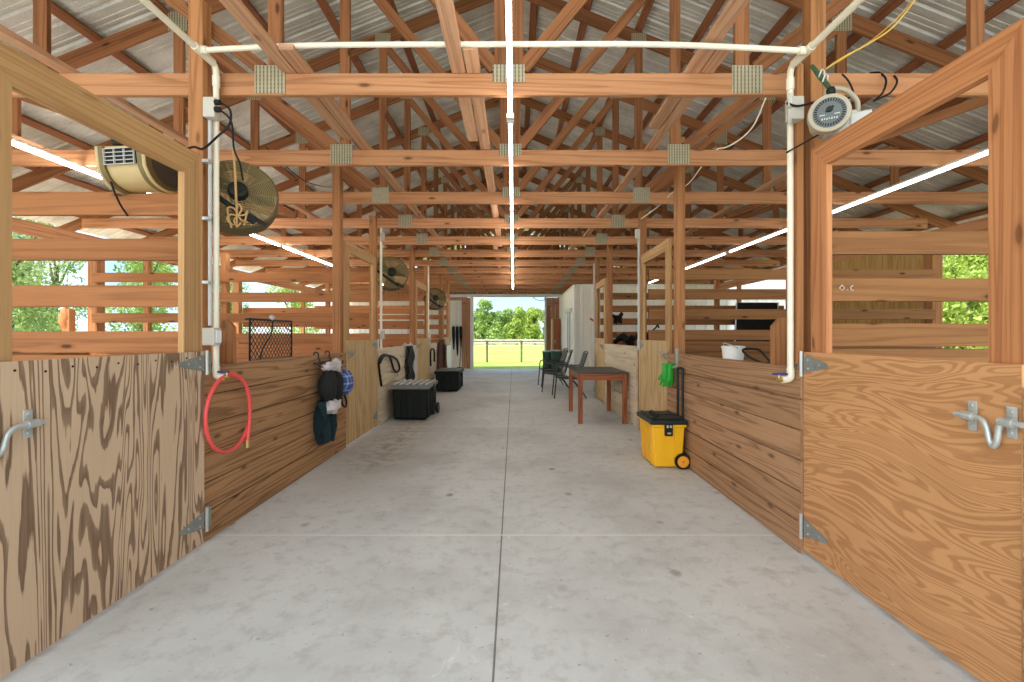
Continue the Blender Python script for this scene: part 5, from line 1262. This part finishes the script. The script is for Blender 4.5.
def foliage(n, rx, rz, z0, size, seed, flat=0.0, clumps=16):
    q = random.Random(seed); b = MB(); cl = []
    for k in range(clumps):
        th = q.uniform(0, 2 * PI); rr = q.random() ** .5 * rx * .72; hz = q.random()
        cl.append((Vector((rr * math.cos(th) * (1 - .45 * hz), rr * math.sin(th) * (1 - .45 * hz), z0 + hz * rz)), q.uniform(.28, .48) * rx * (1 - .25 * hz)))
    for i in range(n):
        c, r = q.choice(cl)
        d = Vector((q.gauss(0, 1), q.gauss(0, 1), q.gauss(0, 1))).normalized()
        p = c + d * r * q.random() ** .35
        a = Vector((q.gauss(0, 1), q.gauss(0, 1), q.gauss(0, .7))).normalized(); e = a.orthogonal().normalized()
        e = Matrix.Rotation(q.uniform(0, 6.28), 3, a) @ e; f = a.cross(e); s = size * q.uniform(.6, 1.3)
        k = len(b.v)
        b.v += [p - e * s, p + f * s * .5, p + e * s, p - f * s * .5]
        b._face((k, k + 1, k + 2, k + 3), None, q.random())
    return b, cl
def tree(label, loc, h, rx, mat, seed, n=3500, size=0.16, low=0.25, name='leafy_tree'):
    t = thing(name, label, 'tree', loc)
    fb, cl = foliage(n, rx, h * (1 - low) * .85, h * low, size, seed)
    fb.build('foliage', mat, t, True)
    b = MB(); q = random.Random(seed)
    b.tube(curve([(0, 0, 0), (q.uniform(-.1, .1), q.uniform(-.1, .1), h * .35), (q.uniform(-.2, .2), 0, h * .75)], 4), [0.035 * h - 0.0032 * h * k for k in range(9)], 8)
    for c, r in cl[:9]:
        z = min(h * .55, max(h * .15, c.z * .6)); b.tube(curve([(0, 0, z), (c.x * .5, c.y * .5, (z + c.z) / 2), tuple(c)], 3), [0.012 * h - .0015 * h * k for k in range(7)], 6)
    b.build('trunk', M['bark'], t, True)
    return t
far = [(-9.6, 61, 5.0, 2.0), (-3.4, 62, 6.4, 2.2), (0.4, 63, 5.5, 1.8), (-6.4, 67, 5.8, 2.2), (3.0, 67, 5.5, 2.0), (-1.4, 71, 6.2, 2.4), (4.4, 62, 4.9, 1.7), (7.4, 66, 5.4, 2.2), (2.4, 75, 6.0, 2.6), (7.0, 76, 6.0, 2.6), (11.4, 68, 5.6, 2.2), (-13, 66, 6.0, 2.2), (-5.5, 76, 6.4, 2.8), (-10.5, 75, 6.4, 2.8)]
pos = ['far left', 'tallest dark', 'third', 'back left', 'middle', 'back middle', 'right of middle', 'right', 'hindmost middle', 'hindmost right', 'far right', 'outermost left', 'hindmost left', 'rear outer left']
for i, (x, y, h, r) in enumerate(far):
    tree('%s green tree of the row behind the pale board fence' % pos[i], (x, y, -.06), h, r, M['leaf' if i in (1, 5, 12) else ('leaf_p' if i % 3 == 0 else 'leaf_y')], 30 + i, 2600, 0.22, 0.10)
for i, (x, y, h, r, m) in enumerate([(-20, 18.6, 7.0, 2.4, 'leaf_p'), (-25, 24.0, 8, 2.8, 'leaf_p'), (-19, 24.2, 6.5, 2.3, 'leaf'), (-24, 31, 7, 2.8, 'leaf_y'), (-18.6, 29.5, 6.4, 2.3, 'leaf'), (-17.2, 37, 6.6, 2.6, 'leaf_y'), (-23.5, 39, 6.2, 2.6, 'leaf'), (-30, 31, 8, 2.8, 'leaf'), (-11, 39, 6.4, 2.6, 'leaf_y'), (-22, 14, 7, 2.2, 'leaf')]):
    tree('%s tree from the camera in the scrub beyond the left stalls' % names[i], (x, y, -.06), h, r, M[m], 60 + i, 4200, 0.095, 0.12)
for i, (x, y, h, r) in enumerate([(13.4, 13.6, 4.9, 2.3), (18.5, 18.5, 5.4, 2.6), (10.6, 11.2, 3.0, 1.3), (17.8, 12.4, 5.6, 2.6)]):
    tree('%s yellow-green tree from the camera beyond the right stalls' % names[i], (x, y, -.06), h, r, M['leaf_y'], 80 + i, 9000, 0.068, 0.02)
